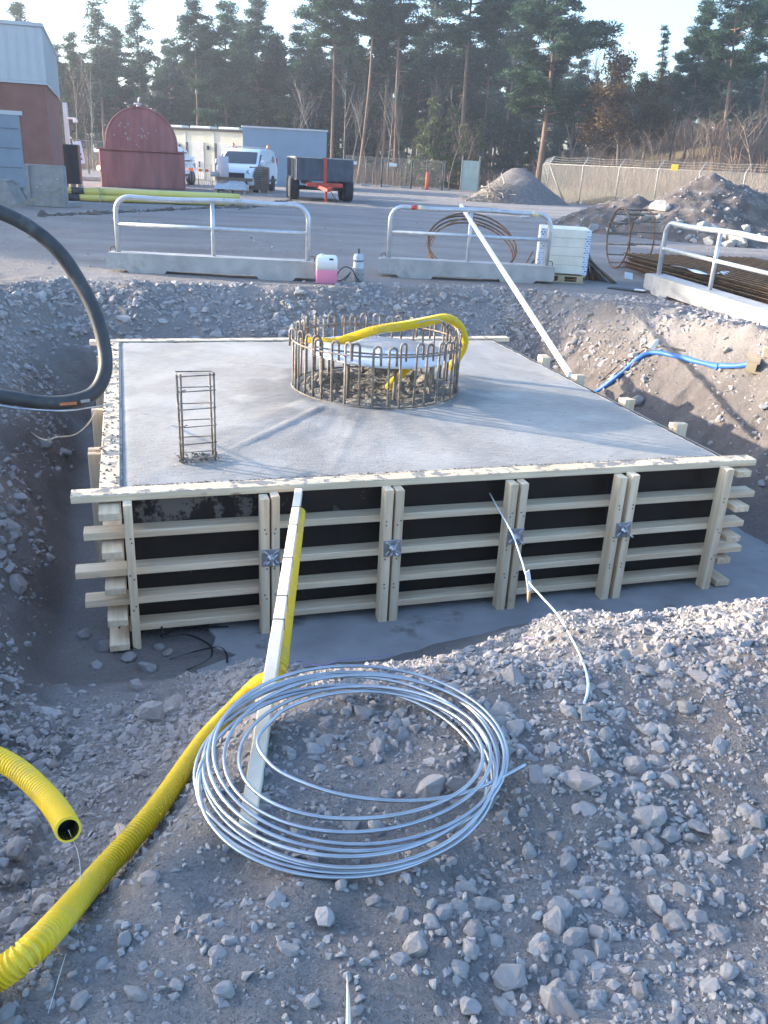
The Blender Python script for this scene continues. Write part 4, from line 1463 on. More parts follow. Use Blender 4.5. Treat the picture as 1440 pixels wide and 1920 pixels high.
# bars leaning in a fan against the stack
def bar_fan(n, top, base0, base1, label):
    t = thing('bar_bundle', label, 'steel bars', at(*base0))
    o_ = Vector(t.location)
    rg = random.Random(n)
    for k in range(n):
        f = k / (n - 1)
        b0 = at(lerp(base0[0], base1[0], f), lerp(base0[1], base1[1], f) - rg.random() * 4)
        tp = aty(top[0] + rg.uniform(-3, 5) + 12 * f, top[1] + rg.uniform(-2, 8) + 22 * f * f, b0.y + .25 + .1 * rg.random())
        b0.z = Hs(b0.x, b0.y)
        MB().tube([b0, b0.lerp(tp, .5) + Vector((.01 * rg.random(), 0, 0)), tp], .013, 6).build('bar', M_rebar2 if rg.random() < .6 else M_rebar, t, o_)
    return t


bar_fan(28, (1094, 468), (1092, 524), (1156, 533), 'fan of thin brown bars leaning against the board stack')
bar_fan(4, (1001, 470), (974, 518), (992, 520), 'few dark bars leaning behind the end of the middle barrier')

# ------------------------------------------------------------------ two hoops joined by bars
wz = at(1178, 502)
wh = thing('rebar_drum', 'open drum of two rusty hoops joined by short bars', 'rebar cage', (wz.x - .02, wz.y, Hs(wz.x, wz.y)), rad(9))
rW = 0.54
for x in (-.27, .20):
    MB().tube([(x, rW * math.cos(t), rW + .02 + rW * math.sin(t)) for t in np.linspace(0, 2 * math.pi, 49)[:-1]], .016, 7, closed=True).build('hoop', M_rebar2, wh)
for k in range(16):
    a = 2 * math.pi * k / 16 + .1
    q = rW * (0.985)
    MB().tube([(-.30, q * math.cos(a), rW + .02 + q * math.sin(a)), (.33, q * math.cos(a), rW + .02 + q * math.sin(a))], .017, 6).build('cross_bar', M_rebar, wh)

# ------------------------------------------------------------------ stack of reinforcement mats
def mat_mesh(Lx, Ly):
    m = MB()
    r = .0075
    for k in range(int(Ly / .1) + 1):
        y = k * .1
        m.tube([(0, y, 0), (Lx, y, 0)], r, 4, smooth=False)
    for k in range(int(Lx / .15) + 1):
        x = .05 + k * .15
        m.tube([(x, -.02, 2 * r), (x, Ly + .02, 2 * r)], r, 4, smooth=False)
    return m


mA = at(1152, 504); mB = at(1248, 556)
mats = thing('mesh_stack', 'low stack of brown reinforcement mesh mats behind the right barrier', 'mesh stack', (5.35, 10.3, Hs(5.2, 13.5) + .07), rad(10))
mo = mat_mesh(2.6, 6.4).build('mesh_mat', mat('rusty_mesh', (0.11, 0.072, 0.042), (0.19, 0.115, 0.06), 6, .8, .2), mats)
rm = random.Random(5)
for k in range(1, 8):
    c = mo.copy(); link(c, mats)
    c.location = (rm.uniform(-.04, .04), rm.uniform(-.05, .05), .034 * k)
    c.rotation_euler = (0, 0, rm.uniform(-.006, .006))
for y in (0.6, 2.8, 5.2):
    MB().box((1.3, y, -.03), (2.7, .09, .06)).build('bearer', M_pallet, mats)
sp_ = [aty(1256, 516, 14.6), aty(1285, 519, 14.2), aty(1305, 522, 13.9), aty(1330, 532, 13.4), aty(1350, 520, 13.9), aty(1362, 516, 14.1), aty(1352, 528, 13.6)]
for p in sp_: p.z = .30 + .02 * rm.random()
ribbon('plastic_strip', sp_, .07, 'crumpled strip of white plastic lying on the mesh mats', 'plastic strip', M_white)
st = at(1183, 524)
o = MB().box((0, 0, 0), (.16, .006, .11), Matrix.Rotation(rad(20), 4, 'Z')).build('paper_label', M_white)
o.location = (st.x - .06, st.y - .05, Hs(st.x, st.y) + .08); o.rotation_euler = (rad(-25), 0, 0)
tag(o, 'small white card label beside the end of the mesh mats', 'label')
fp = at(1196, 545)
o = MB().box((0, 0, 0), (.55, .2, .02), None, .004).build('steel_plate', M_black)
o.location = (fp.x - .18, fp.y, Hs(fp.x, fp.y) + .014); o.rotation_euler = (0, 0, rad(-32))
MB().box((.22, -.03, .022), (.16, .08, .02), None, .004).build('white_end', M_white, o)
tag(o, 'flat dark plate with a white end lying before the right barrier', 'plate')

# ------------------------------------------------------------------ blue hose, cables and pallet on the right bank
M_blue = mat('blue_layflat_hose', (0.03, 0.13, 0.42), (0.04, 0.16, 0.48), 4, .5)


bh = [surf(1100, 742, .02), surf(1122, 732, .03), surf(1160, 704, .035), surf(1200, 670, .035), surf(1228, 661, .035), surf(1262, 667, .035), surf(1310, 679, .035), surf(1345, 687, .035), surf(1352, 686, .035), surf(1385, 686, .035), surf(1420, 680, .035)]
o = thing('layflat_hose', 'bright blue hose draped over the right bank into the pit', 'hose', bh[0])
P_ = spl(bh, 8)
MB().tube(P_, [.029 + .004 * math.sin(i * .6) for i in range(len(P_))], 10).build('hose_wall', M_blue, o, bh[0])
cc = surf(1346, 687, .035)
MB().tube([cc - Vector((.03, .004, 0)), cc + Vector((.03, .004, 0))], .035, 12).build('hose_coupling', M_blue, o, bh[0])
for i, (dx, lb) in enumerate(((0, 'thin black cable running down the right bank beside the blue hose'), (9, 'second thin black cable close along the blue hose'))):
    pts_ = [surf(1118 + dx, 722 + dx * .6, .01), surf(1165 + dx, 680 + dx * .5, .012), surf(1195 + dx, 655 + dx * .4, .012), surf(1225, 650 + dx * .2, .012), surf(1260, 652 + dx * .3, .012), surf(1285, 657 + dx * .2, .008)]
    c = MB().tube(spl(pts_, 8), .007, 7).build('black_cable', M_black, None, pts_[0])
    tag(c, lb, 'cable')
cs = surf(1224, 652, 0)
o = MB().lathe([(.075, -.02), (.055, .04), (.03, .09), (.012, .115), (0, .117)], 7, None, False).build('broken_cone', mat('pale_shard', (.62, .6, .52), (.7, .68, .6), 8, .7))
o.location = cs; o.rotation_euler = (rad(5), rad(28), 0.4)
tag(o, 'pale pointed shard standing in the bank above the blue hose', 'shard')


def pallet(name, loc, rz, label, lx=1.2, ly=.8, tilt=(0, 0), group=None):
    t = thing(name, label, 'pallet', loc, rz, group)
    t.rotation_euler = (tilt[0], tilt[1], rz)
    for x in (.05, lx / 2, lx - .05):
        for y in (.05, ly / 2, ly - .05):
            MB().box((x, y, .06), (.1, .1, .078)).build('block', M_pallet, t)
    for y in (.05, ly / 2, ly - .05):
        MB().box((lx / 2, y, .0105), (lx, .1, .021)).build('board', M_pallet, t)
    for k in range(6):
        MB().box((.06 + (lx - .12) * k / 5, ly / 2, .1105), (.12, ly, .021)).build('board', M_pallet, t)
    return t


pq = surf(1388, 705, 0)
pallet('pallet', (pq.x - .02, pq.y - .12, pq.z + .07), rad(-24), 'weathered wooden pallet at the right edge by the blue hose', tilt=(rad(3), rad(4)))
pq2 = surf(1428, 668, 0)
o = MB().box((.3, .0, .05), (.6, .14, .1), None, .006).build('timber_block', M_pallet)
o.location = (pq2.x, pq2.y, pq2.z); o.rotation_euler = (0, 0, rad(-20))
tag(o, 'short brown timber block above the pallet at the right edge', 'timber')
# ------------------------------------------------------------------ spoil heaps
M_spoil = mat('spoil_soil', (0.08, 0.062, 0.052), (0.145, 0.118, 0.10), 2.2, .95, bump=.8, bscale=14, c3=(.26, .225, .20), s3=3, t3=(.52, .72))
M_dark = mat('dark_crushed_rock', (0.12, 0.105, 0.098), (0.18, 0.16, 0.15), 5, .95, bump=.7, bscale=30)
M_boulder = stone_material('boulder_rock', [(.26, .24, .22), (.36, .33, .30), (.45, .42, .38), (.40, .33, .28)], island=False)


def heap(name, label, cat, loc, cones, ext, step, m, rough=.18, seed=0):
    xs = np.arange(-ext[0], ext[0] + .01, step); ys = np.arange(-ext[1], ext[1] + .01, step)
    X, Y = np.meshgrid(xs, ys)
    h = np.full(X.shape, -9.0)
    wob = fbm(X * .5 + seed, Y * .5, 4) * .9
    for cx, cy, ch, sl in cones:
        d = np.hypot(X - cx, Y - cy) + wob
        h = np.maximum(h, ch - np.sqrt(d * d + .12) * sl + .3 * sl)
    h = h + fbm(X * 1.6 + seed, Y * 1.6, 5) * rough * 2.2 + fbm(X * 6, Y * 6 + seed, 3) * rough * .6
    hz_ = np.maximum(h, -.25)
    n = len(xs)
    k = (np.arange(len(ys) - 1)[:, None] * n + np.arange(n - 1)[None]).ravel()
    o = np_mesh(name, np.stack([X.ravel(), Y.ravel(), hz_.ravel()], 1), np.stack([k, k + 1, k + 1 + n, k + n], 1), m, smooth=True)
    o.location = loc
    tag(o, label, cat)

    def hf(x, y):
        i = int(round((x + ext[0]) / step)); j = int(round((y + ext[1]) / step))
        return float(hz_[min(max(j, 0), len(ys) - 1), min(max(i, 0), n - 1)])
    return o, hf


pk = aty(1335, 335, 27.5)
PL = (pk.x, 27.5, 0)
bl_ = aty(1190, 372, 28.5)
pile, pf = heap('spoil_heap', 'large brown spoil heap with boulders at the foot on the right', 'spoil heap', PL,
                [(0, 0, 1.85, .60), (.9, .2, 1.6, .62), (2.0, .0, 1.0, .5), (bl_.x - pk.x, .6, 1.15, .55), (bl_.x - pk.x - 1.0, .8, .6, .45), (3.6, .3, .5, .4)], (6.5, 4.5), .075, M_spoil, .14, 3)
rbz = np.random.default_rng(8)
bpos = [(1237, 390, 46), (1172, 415, 40), (1210, 412, 36), (1115, 428, 26), (1315, 428, 34), (1335, 430, 34), (1365, 440, 30), (1385, 455, 44), (1360, 460, 36), (1330, 455, 26), (1398, 430, 24),
        (1425, 445, 30), (1080, 430, 16), (1140, 432, 18), (1300, 452, 22), (1270, 425, 18), (1362, 395, 18), (1320, 396, 14), (1345, 392, 12), (1365, 412, 16), (1275, 415, 14), (1235, 408, 16), (1290, 445, 16)]
for px_, py_, wp_ in bpos:
    d = ray(px_, py_); t = 15.0
    while t < 45:
        p = Vector((0, 0, ZC)) + d * t
        if p.z < max(pf(p.x - PL[0], p.y - PL[1]), 0) or p.z < 0: break
        t += .05
    s = wp_ / FPX * t * .94 / 2 * 1.3
    o = bpy.data.objects.new('boulder', smesh[int(rbz.integers(0, 22))].copy())
    o.data.materials[0] = M_boulder
    link(o, pile)
    o.location = (p.x - PL[0], p.y - PL[1], p.z)
    o.scale = (s, s * .85, s * rbz.uniform(.8, 1.1)); o.rotation_euler = (rbz.normal(0, .4), rbz.normal(0, .4), rbz.uniform(0, 6))
n = 900
sx_, sy_ = rbz.uniform(-5.5, 5.5, n), rbz.uniform(-4, 2, n)
sz_ = np.array([pf(a, b) for a, b in zip(sx_, sy_)])
ok = sz_ > -.08
ss_ = np.clip(.035 * np.exp(rbz.normal(0, .55, n)), .015, .14)
hv, hf_ = stone_cloud(np.stack([sx_, sy_, sz_], 1)[ok], ss_[ok], protos, rbz, .6)
tag(np_mesh('loose_stones', hv, hf_, M_gravel, parent=pile), kind='stuff')

c1 = aty(968, 340, 50)
heap2, pf2 = heap('gravel_heap', 'dark cone of fine gravel behind the tangle of branches', 'gravel heap', (c1.x + .15, 50, 0), [(0, 0, 1.75, .68)], (4.2, 4.2), .12, M_dark, .03, 9)

# heap of cut branches and roots
M_branch = mat('grey_branch', (0.24, 0.20, 0.16), (0.36, 0.32, 0.27), 8, .9, rand=.3)
bc_ = at(918, 379)
brush = thing('branch_heap', 'tangled heap of grey cut branches and roots before the gravel cone', 'branch heap', (bc_.x + .2, bc_.y + .6, 0))
rq = random.Random(6)
for k in range(70):
    a = rq.uniform(0, 6.28); r = rq.uniform(0, 1.35) ** 1; x = r * math.cos(a) * 1.25 - .1; y = r * math.sin(a) * .8
    zc = max(.04, (1.15 - .85 * abs(x + .1 - .5)) * rq.random())
    L_ = rq.uniform(.5, 1.5); th2 = rq.uniform(0, 6.28); el = rq.uniform(-.35, .6)
    d = Vector((math.cos(th2) * math.cos(el), math.sin(th2) * math.cos(el), math.sin(el))) * L_ / 2
    c = Vector((x, y, zc + .05))
    p0, p1 = c - d, c + d
    p0.z = max(p0.z, .02); p1.z = max(p1.z, .02)
    mid = c + Vector((rq.uniform(-.1, .1), rq.uniform(-.1, .1), rq.uniform(0, .15)))
    r0 = rq.choice((.012, .016, .022, .05))
    MB().tube(spl([p0, mid, p1], 4), [r0 * (1 - .06 * i) for i in range(9)], 5).build('branch', M_branch, brush)
tw = MB()
for k in range(420):
    a = rq.uniform(0, 6.28); r = rq.uniform(0, 1.2)
    p = Vector((.35 + r * math.cos(a) * 1.0, .3 + r * math.sin(a) * .6, max(.1, 1.35 - r * .9) * rq.uniform(.4, 1.0)))
    d = Vector((rq.uniform(-.5, .5), rq.uniform(-.4, .4), rq.uniform(.1, .8))) * rq.uniform(.3, .7)
    tw.tube([p, p + d * .5 + Vector((rq.uniform(-.05, .05),) * 3), p + d], [.007, .005, .002], 3, caps=False)
tag(tw.build('twigs', M_branch, brush, recalc=False), kind='stuff')
for k, (px_, py_) in enumerate(((993, 407), (1008, 408), (1090, 383), (986, 409))):
    q = at(px_, py_)
    o = bpy.data.objects.new('white_debris', smesh[k].copy()); o.data.materials[0] = M_white
    link(o); o.location = (q.x, q.y, .06); o.scale = (.22, .16, .11) if k != 2 else (.2, .2, .16)
    tag(o, ('lump of white debris on the yard, left one of the close pair', 'lump of white debris on the yard, right one of the close pair', 'white block at the foot of the wire fence', 'small white scrap at the left of two white lumps')[k], 'debris')

# ------------------------------------------------------------------ chain-link fence on the right
M_fpost = mat('grey_fence_post', (0.24, 0.24, 0.22), (0.32, 0.32, 0.30), 8, .6, .3)
FA, FB = Vector((8.35, 52.5, 0)), Vector((19.5, 40.5, 0))
fd = (FB - FA); FLn = fd.length; fd.normalize()
fence = thing('wire_fence', 'tall chain-link fence with angled barbed wire arms on the right', 'fence', FA, math.atan2(fd.y, fd.x))
npst = 8
for k in range(npst):
    x = FLn * k / (npst - 1)
    MB().tube([(x, 0, -.1), (x, 0, 2.0), (x + .1, .28, 2.42)], .036, 8).build('post', M_fpost, fence)
MB().tube([(0.05, 0, 1.9), (1.35, -.05, 0)], .03, 8).build('brace', M_fpost, fence)
MB().tube([(0, 0, 2.02), (FLn, 0, 2.02)], .018, 6).build('top_rail', M_fpost, fence)
M_mesh = mat('wire_mesh', (0.30, 0.29, 0.27), (0.36, 0.35, 0.33), 8, .6, .3)
cm = MB()
stp = .068
for sgn in (-1, 1):
    x = -2.0
    while x < FLn + 2.0:
        x0, z0, x1, z1 = (x, .02, x + 1.98, 2.0) if sgn > 0 else (x + 1.98, .02, x, 2.0)
        # clip to the panel
        def clip(xa, za, xb, zb):
            t0, t1 = 0., 1.
            for lim, s_ in ((0, 1), (FLn, -1)):
                da, db = s_ * (xa - lim), s_ * (xb - lim)
                if da < 0 and db < 0: return None
                if da < 0: t0 = max(t0, da / (da - db))
                if db < 0: t1 = min(t1, da / (da - db))
            return (xa + (xb - xa) * t0, za + (zb - za) * t0, xa + (xb - xa) * t1, za + (zb - za) * t1)
        c = clip(x0, z0, x1, z1)
        if c: cm.tube([(c[0], 0.01 * sgn, c[1]), (c[2], 0.01 * sgn, c[3])], .0055, 3, caps=False, smooth=False)
        x += stp
cm.build('chain_mesh', M_mesh, fence, recalc=False)
for j, (oy, oz) in enumerate(((.06, 2.14), (.15, 2.26), (.24, 2.38))):
    MB().tube([(x, oy + .01 * math.sin(x), oz + .025 * math.cos(x * 2.6)) for x in np.linspace(0, FLn, 60)], .009, 4).build('barbed_wire', M_fpost, fence)
ret = thing('wire_fence', 'short return of the chain-link fence running back from its braced corner', 'fence', FA, math.atan2(1, .12))
for k in range(1, 5):
    MB().tube([(k * 2.6, 0, -.1), (k * 2.6, 0, 2.0), (k * 2.6, -.28, 2.42)], .034, 8).build('post', M_fpost, ret)
for j, (oy, oz) in enumerate(((-.06, 2.14), (-.15, 2.26), (-.24, 2.38), (0, 2.0), (0, 1.5), (0, 1.0), (0, .5))):
    MB().tube([(0, oy, oz), (10.4, oy, oz)], .009, 4).build('wire', M_fpost, ret)
ys_ = aty(1265, 314, 45.2)
o = MB().box((0, 0, 0), (.32, .02, .27), None, .004).build('warning_sign', mat('yellow_sign', (0.85, 0.55, 0.03), (0.8, 0.5, 0.03), 8, .5))
o.location = ys_; o.rotation_euler = (0, 0, rad(-20))
tag(o, 'small bright yellow sign on top of the right wire fence', 'sign')

# ------------------------------------------------------------------ site fence panels along the wood
def panel_fence(name, A, B, label, h=1.95, wires=26, signs=(), post_m=None, group='site fence panels'):
    A, B = Vector(A), Vector(B)
    L = (B - A).length
    t = thing(name, label, 'fence', A, math.atan2(B.y - A.y, B.x - A.x), group)
    fr = MB()
    fr.tube([(0, 0, .1), (0, 0, h), (L, 0, h), (L, 0, .1), (0, 0, .1)], .022, 6)
    fr.build('frame', post_m or M_fpost, t)
    w_ = MB()
    for k in range(1, wires):
        w_.tube([(L * k / wires, 0, .12), (L * k / wires, 0, h)], .006, 3, caps=False)
    for z in (.5, 1.0, 1.5):
        w_.tube([(0, 0, z), (L, 0, z)], .006, 3, caps=False)
    w_.build('wire_grid', M_fpost, t, recalc=False)
    for x in (0.0, L):
        MB().box((x, 0, .06), (.7, .25, .12), Matrix.Identity(4), .02).build('foot_block', M_conc, t)
    for x in signs:
        MB().box((x, -.03, 1.5), (.55, .01, .2)).build('sign_plate', M_white, t)
    return t


fx = [(648, 346), (685, 346.5), (722, 347), (760, 347.5), (798, 348.5), (832, 350)]
nmv = ('first', 'second', 'third', 'fourth', 'fifth')
for k in range(5):
    A = at(fx[k][0], fx[k][1]); B = at(fx[k + 1][0], fx[k + 1][1])
    sc = 66 / A.y
    A = Vector((A.x * 66 / A.y, 66, .0)); B = Vector((B.x * 66 / B.y, 66 + (.25 if k % 2 else 0), .0))
    panel_fence('site_fence', A, B, nmv[k] + ' site fence panel from the trailer along the wood edge', signs=(.5,) if k in (0, 2) else ())
for k, px_ in enumerate((655, 716, 772, 831)):
    q = aty(px_, 320, 64.6)
    o = MB().tube([(0, 0, 0), (0, 0, 1.85)], .05, 8).build('post', mat('dark_post', (.03, .035, .04)))
    o.name = 'steel_post'; o.location = (q.x, 64.6, 0)
    tag(o, nmv[k] + ' dark steel post from the left before the wood edge fence', 'post', 'dark posts at the wood edge')
q = aty(801, 330, 64.0)
o = MB().tube([(0, 0, 0), (.02, 0, .6), (0, 0, 1.15)], [.13, .12, .1], 10).build('marker_post', mat('orange_marker', (0.75, 0.12, 0.05), (.7, .14, .06), 5, .5))
o.location = (q.x, 64, 0)
tag(o, 'orange marker post before the wood edge fence', 'post')
g0 = aty(864, 345, 66)
gt = thing('green_door', 'pale green upright panel between two posts at the wood edge', 'panel', (g0.x, 66, 0), rad(4))
MB().box((.62, 0, 1.05), (1.16, .05, 2.0), None, .01).build('leaf', mat('pale_green_paint', (0.40, 0.46, 0.38), (0.48, 0.53, 0.44), 2, .6), gt)
for x in (0, 1.25):
    MB().box((x, 0, 1.15), (.08, .1, 2.5 if x else 2.4)).build('post', M_fpost, gt)

# ------------------------------------------------------------------ dump trailer
tl = at(548, 376)
TR = thing('dump_trailer', 'dark slate dump trailer with red drawbar parked on the yard', 'trailer', (tl.x + .15, tl.y, 0), rad(11.5))
M_slate = mat('slate_paint', (0.045, 0.058, 0.075), (0.075, 0.09, 0.11), 3, .6, c3=(.10, .09, .085), s3=2.5, t3=(.55, .8), bump=.1)
M_redp = mat('red_paint', (0.55, 0.06, 0.03), (0.42, 0.05, 0.03), 6, .5)
M_tyre = mat('tyre_rubber', (0.022, 0.022, 0.024), (0.045, 0.043, 0.042), 12, .85)
W2, BL, z0, z1 = 2.35, 4.4, .80, 1.62
MB().box((W2 / 2, BL / 2, z0 + .03), (W2, BL, .06)).build('bed_floor', M_slate, TR)
for x in (.03, W2 - .03):
    MB().box((x, BL / 2, (z0 + z1) / 2 + .032), (.06, BL, z1 - z0), None, .01).build('side_board', M_slate, TR)
fbd = MB().box((W2 / 2, -.03, (z0 + z1) / 2 + .032), (W2, .058, z1 - z0), None, .01).build('front_board', M_slate, TR)
MB().box((W2 / 2, BL + .03, (z0 + z1) / 2 + .032), (W2, .058, z1 - z0), None, .01).build('tail_board', M_slate, TR)
for k in range(6):
    MB().box((-.025, .3 + k * .75, (z0 + z1) / 2 + .02), (.05, .09, z1 - z0 - .05)).build('side_rib', M_slate, TR)
    if k < 4: MB().box((.32 + k * .57, -.075, (z0 + z1) / 2 + .02), (.05, .03, z1 - z0 - .12)).build('front_rib', M_slate, fbd)
M_rim = mat('worn_rim_steel', (.34, .33, .31), (.42, .41, .38), 6, .6, .3)
for x in (.0, W2):
    MB().box((x, BL / 2, z1 + .055), (.1, BL + .1, .05), None, .01).build('top_rim', M_rim, TR)
MB().box((W2 / 2, -.03, z1 + .056), (W2 - .1, .1, .05), None, .01).build('top_rim', M_rim, TR)
lx = np.linspace(.06, W2 - .06, 20); ly = np.linspace(.0, BL, 36)
LX, LY = np.meshgrid(lx, ly)
LZ = z1 - .03 + fbm(LX * 1.2, LY * 1.2, 4) * .22
k_ = (np.arange(35)[:, None] * 20 + np.arange(19)[None]).ravel()
np_mesh('soil_load', np.stack([LX.ravel(), LY.ravel(), LZ.ravel()], 1), np.stack([k_, k_ + 1, k_ + 21, k_ + 20], 1), M_spoil, True, TR)
MB().box((W2 / 2, -.085, 1.15), (.15, .05, 1.1), None, .01).build('red_upright', M_redp, TR)
MB().box((W2 / 2, -.05, .66), (1.5, .14, .16), None, .01).build('red_crossbeam', M_redp, TR)
db = MB().beam((W2 / 2 - .35, .1, .62), (W2 / 2, -1.3, .5), .1, .12).beam((W2 / 2 + .35, .1, .62), (W2 / 2, -1.3, .5), .1, .12)
drawbar = db.build('drawbar', M_redp, TR)
MB().lathe([(.05, -.02), (.08, -.02), (.08, .02), (.05, .02)], 14, Matrix.Translation((W2 / 2, -1.38, .5))).build('towing_eye', M_redp, drawbar)
MB().box((W2 / 2, -.62, .30), (.09, .09, .56)).build('jack_leg', M_redp, drawbar)
MB().tube(spl([(W2 / 2 + .1, -1.1, .52), (W2 / 2 + .25, -.9, .3), (W2 / 2 + .4, -.6, .12), (W2 / 2 + .45, -.5, .02)], 5), .015, 6).build('hydraulic_hose', M_black, drawbar)
for y in (1.35, 2.55):
    for x in (.02, W2 - .02):
        sx1 = 1 if x > 1 else -1
        Mx = Matrix.Translation((x + sx1 * .0, y, .47)) @ Matrix.Rotation(rad(90), 4, 'Y')
        wl = MB().lathe([(.22, -.2), (.40, -.21), (.46, -.17), (.47, -.1), (.47, .1), (.46, .17), (.40, .21), (.22, .2)], 26, Mx).build('wheel', M_tyre, TR)
        MB().lathe([(.0, -.15), (.2, -.16), (.235, -.19), (.235, .19), (.2, .16), (0, .15)], 18, Mx).build('rim', M_redp, wl)
    MB().tube([(.1, y, .47), (W2 - .1, y, .47)], .07, 8).build('axle', M_slate, TR)
for x in (.6, W2 - .6):
    MB().box((x, BL / 2 - .2, .69), (.12, BL - .6, .16)).build('chassis_beam', M_slate, TR)

# ------------------------------------------------------------------ vans
M_van = mat('white_van_paint', (0.78, 0.79, 0.80), (0.74, 0.75, 0.77), 1, .28, coat=.5)
M_glass = mat('dark_glass', (0.02, 0.025, 0.03), (0.03, 0.035, 0.04), 2, .06, spec=.8)
M_amber = mat('amber_lamp', (0.80, 0.22, 0.03), (0.75, 0.2, 0.03), 4, .3)
M_lamp = mat('headlamp_glass', (0.45, 0.48, 0.5), (0.25, 0.27, 0.3), 18, .12, .3)
M_rlamp = mat('tail_lamp', (0.55, 0.02, 0.02), (0.6, 0.04, 0.04), 4, .25)


def van(name, loc, rz, label, text=None, beacons=True):
    t = thing(name, label, 'van', loc, rz, 'white vans')
    pr = [(.10, .30), (.02, .48), (.0, .66), (.06, .90), (.16, 1.02), (.45, 1.13), (.82, 1.24), (1.30, 1.56), (1.66, 1.79), (1.92, 1.89), (2.4, 1.94), (3.6, 1.96), (4.6, 1.95), (4.84, 1.88), (4.93, 1.6), (4.97, 1.1), (4.97, .55), (4.9, .30)]

    def hw(y, z):
        w = .985 if z < 1.15 else lerp(.985, .83, (z - 1.15) / .8)
        w *= 1 - .16 * max(0, (.5 - y) / .5) ** 2
        return w
    vs, fs = [], []
    n = len(pr)
    for sd in (-1, 1):
        for ins, dz in ((0, 0), (.09, .0)):
            for y, z in pr:
                w = hw(y, z)
                cz_ = lerp(z, 1.0, .06) if ins == 0 else z
                cy_ = lerp(y, 2.4, .02) if ins == 0 else y
                vs.append((sd * (w - ins), cy_, cz_))
    # rows: L-outer 0..n-1, L-inner n.., R-outer 2n.., R-inner 3n..
    for i in range(n):
        j = (i + 1) % n
        fs += [(i, j, n + j, n + i), (n + i, n + j, 3 * n + j, 3 * n + i), (3 * n + i, 3 * n + j, 2 * n + j, 2 * n + i)]
    fs += [tuple(range(n)), tuple(reversed(range(2 * n, 3 * n)))]
    body = MB().add(vs, fs, False)
    for i in range(len(body.s) - 2): body.s[i] = True
    body.build('body', M_van, t)
    off = Vector((0, -.02, .03))

    def strip(nm, pts, m, parent=t):
        return MB().add(pts, [tuple(range(len(pts)))]).build(nm, m, parent)

    # windscreen as a shaped pane following the slope
    ws = []
    for y, z, wd in ((.86, 1.27, .86), (1.30, 1.57, .80), (1.62, 1.775, .755)):
        ws.append([(-wd, y - .012, z + .014), (-wd * .5, y - .03, z + .022), (wd * .5, y - .03, z + .022), (wd, y - .012, z + .014)])
    wv = [p for r in ws for p in r]
    MB().add(wv, [(a * 4 + k, a * 4 + k + 1, a * 4 + k + 5, a * 4 + k + 4) for a in range(2) for k in range(3)], True).build('windscreen', M_glass, t)
    for sd in (-1, 1):
        xw = lambda y, z: sd * (hw(y, z) + .006)
        q = [(1.02, 1.22), (1.15, 1.36), (1.55, 1.66), (1.80, 1.70), (1.92, 1.66), (1.95, 1.18), (1.5, 1.16)]
        dr = MB().prism([(y, z) for y, z in [(.98, .42), (1.98, .42), (2.0, 1.72), (1.62, 1.74), (.95, 1.2)]], .004,
                        Matrix(((0, 0, sd, sd * .982), (1, 0, 0, 0), (0, 1, 0, 0), (0, 0, 0, 1)))).build('door', M_van, t)
        strip('side_window', [(xw(y, z) + sd * .012, y, z) for y, z in q], M_glass, dr)
        MB().box((sd * 1.0, 1.82, 1.0), (.03, .14, .035), None, .008).build('handle', M_black, dr)
        mr_ = MB().box((sd * 1.12, 1.12, 1.30), (.2, .12, .26), None, .04).build('mirror', M_van, t)
        MB().box((sd * .985, 3.0, .50), (.03, 3.3, .10)).build('sill_strip', M_black, t)
        hl = [(sd * .56, .045, .86), (sd * .60, .07, .97), (sd * .90, .33, 1.07), (sd * .955, .42, 1.02), (sd * .90, .17, .86), (sd * .78, .05, .80)]
        hp2 = [(x * 1.005, y - .02, z) for x, y, z in hl]
        MB().add(hp2 + [(x * .96, y + .12, z) for x, y, z in hl], [tuple(range(6)), (11, 10, 9, 8, 7, 6)] + [(i, (i + 1) % 6, 6 + (i + 1) % 6, 6 + i) for i in range(6)]).build('headlight', M_lamp, t)
        MB().box((sd * .93, 4.965, 1.25), (.10, .03, .62), None, .01).build('tail_light', M_rlamp, t)
        for y in (1.0, 3.95):
            Mx = Matrix.Translation((sd * .90, y, .33)) @ Matrix.Rotation(rad(90), 4, 'Y')
            MB().lathe([(.0, -.13), (.40, -.13), (.40, .092), (.0, .092)], 24, Mx).build('wheel_arch', M_black, t)
            wl = MB().lathe([(.19, -.11), (.30, -.115), (.33, -.08), (.33, .08), (.30, .115), (.19, .11)], 24, Mx).build('wheel', M_tyre, t)
            MB().lathe([(.0, -.08), (.17, -.09), (.205, -.11), (.205, .11), (.17, .09), (0, .08)], 16, Mx).build('rim', mat('alloy_rim', (.4, .41, .42), (.5, .51, .52), 9, .35, .7), wl)
    MB().box((0, -.012, .74), (1.02, .06, .22), None, .03).build('grille', M_black, t)
    MB().box((0, .0, .42), (1.30, .08, .17), None, .03).build('lower_grille', M_black, t)
    MB().box((0, -.05, .52), (.5, .012, .11)).build('number_plate', M_white, t)
    for y in (1.75, 2.55, 3.4, 4.3):
        MB().tube([(-.72, y, 1.93), (-.7, y, 2.02), (.7, y, 2.02), (.72, y, 1.93)], .022, 6).build('roof_bar', M_galvdull, t)
    if beacons:
        for x, y in ((-.55, 1.95), (.62, 4.35)):
            MB().lathe([(.07, 1.98), (.075, 2.03), (.065, 2.13), (.04, 2.17), (0, 2.18)], 12, Matrix.Translation((x, y, 0))).build('beacon', M_amber, t)
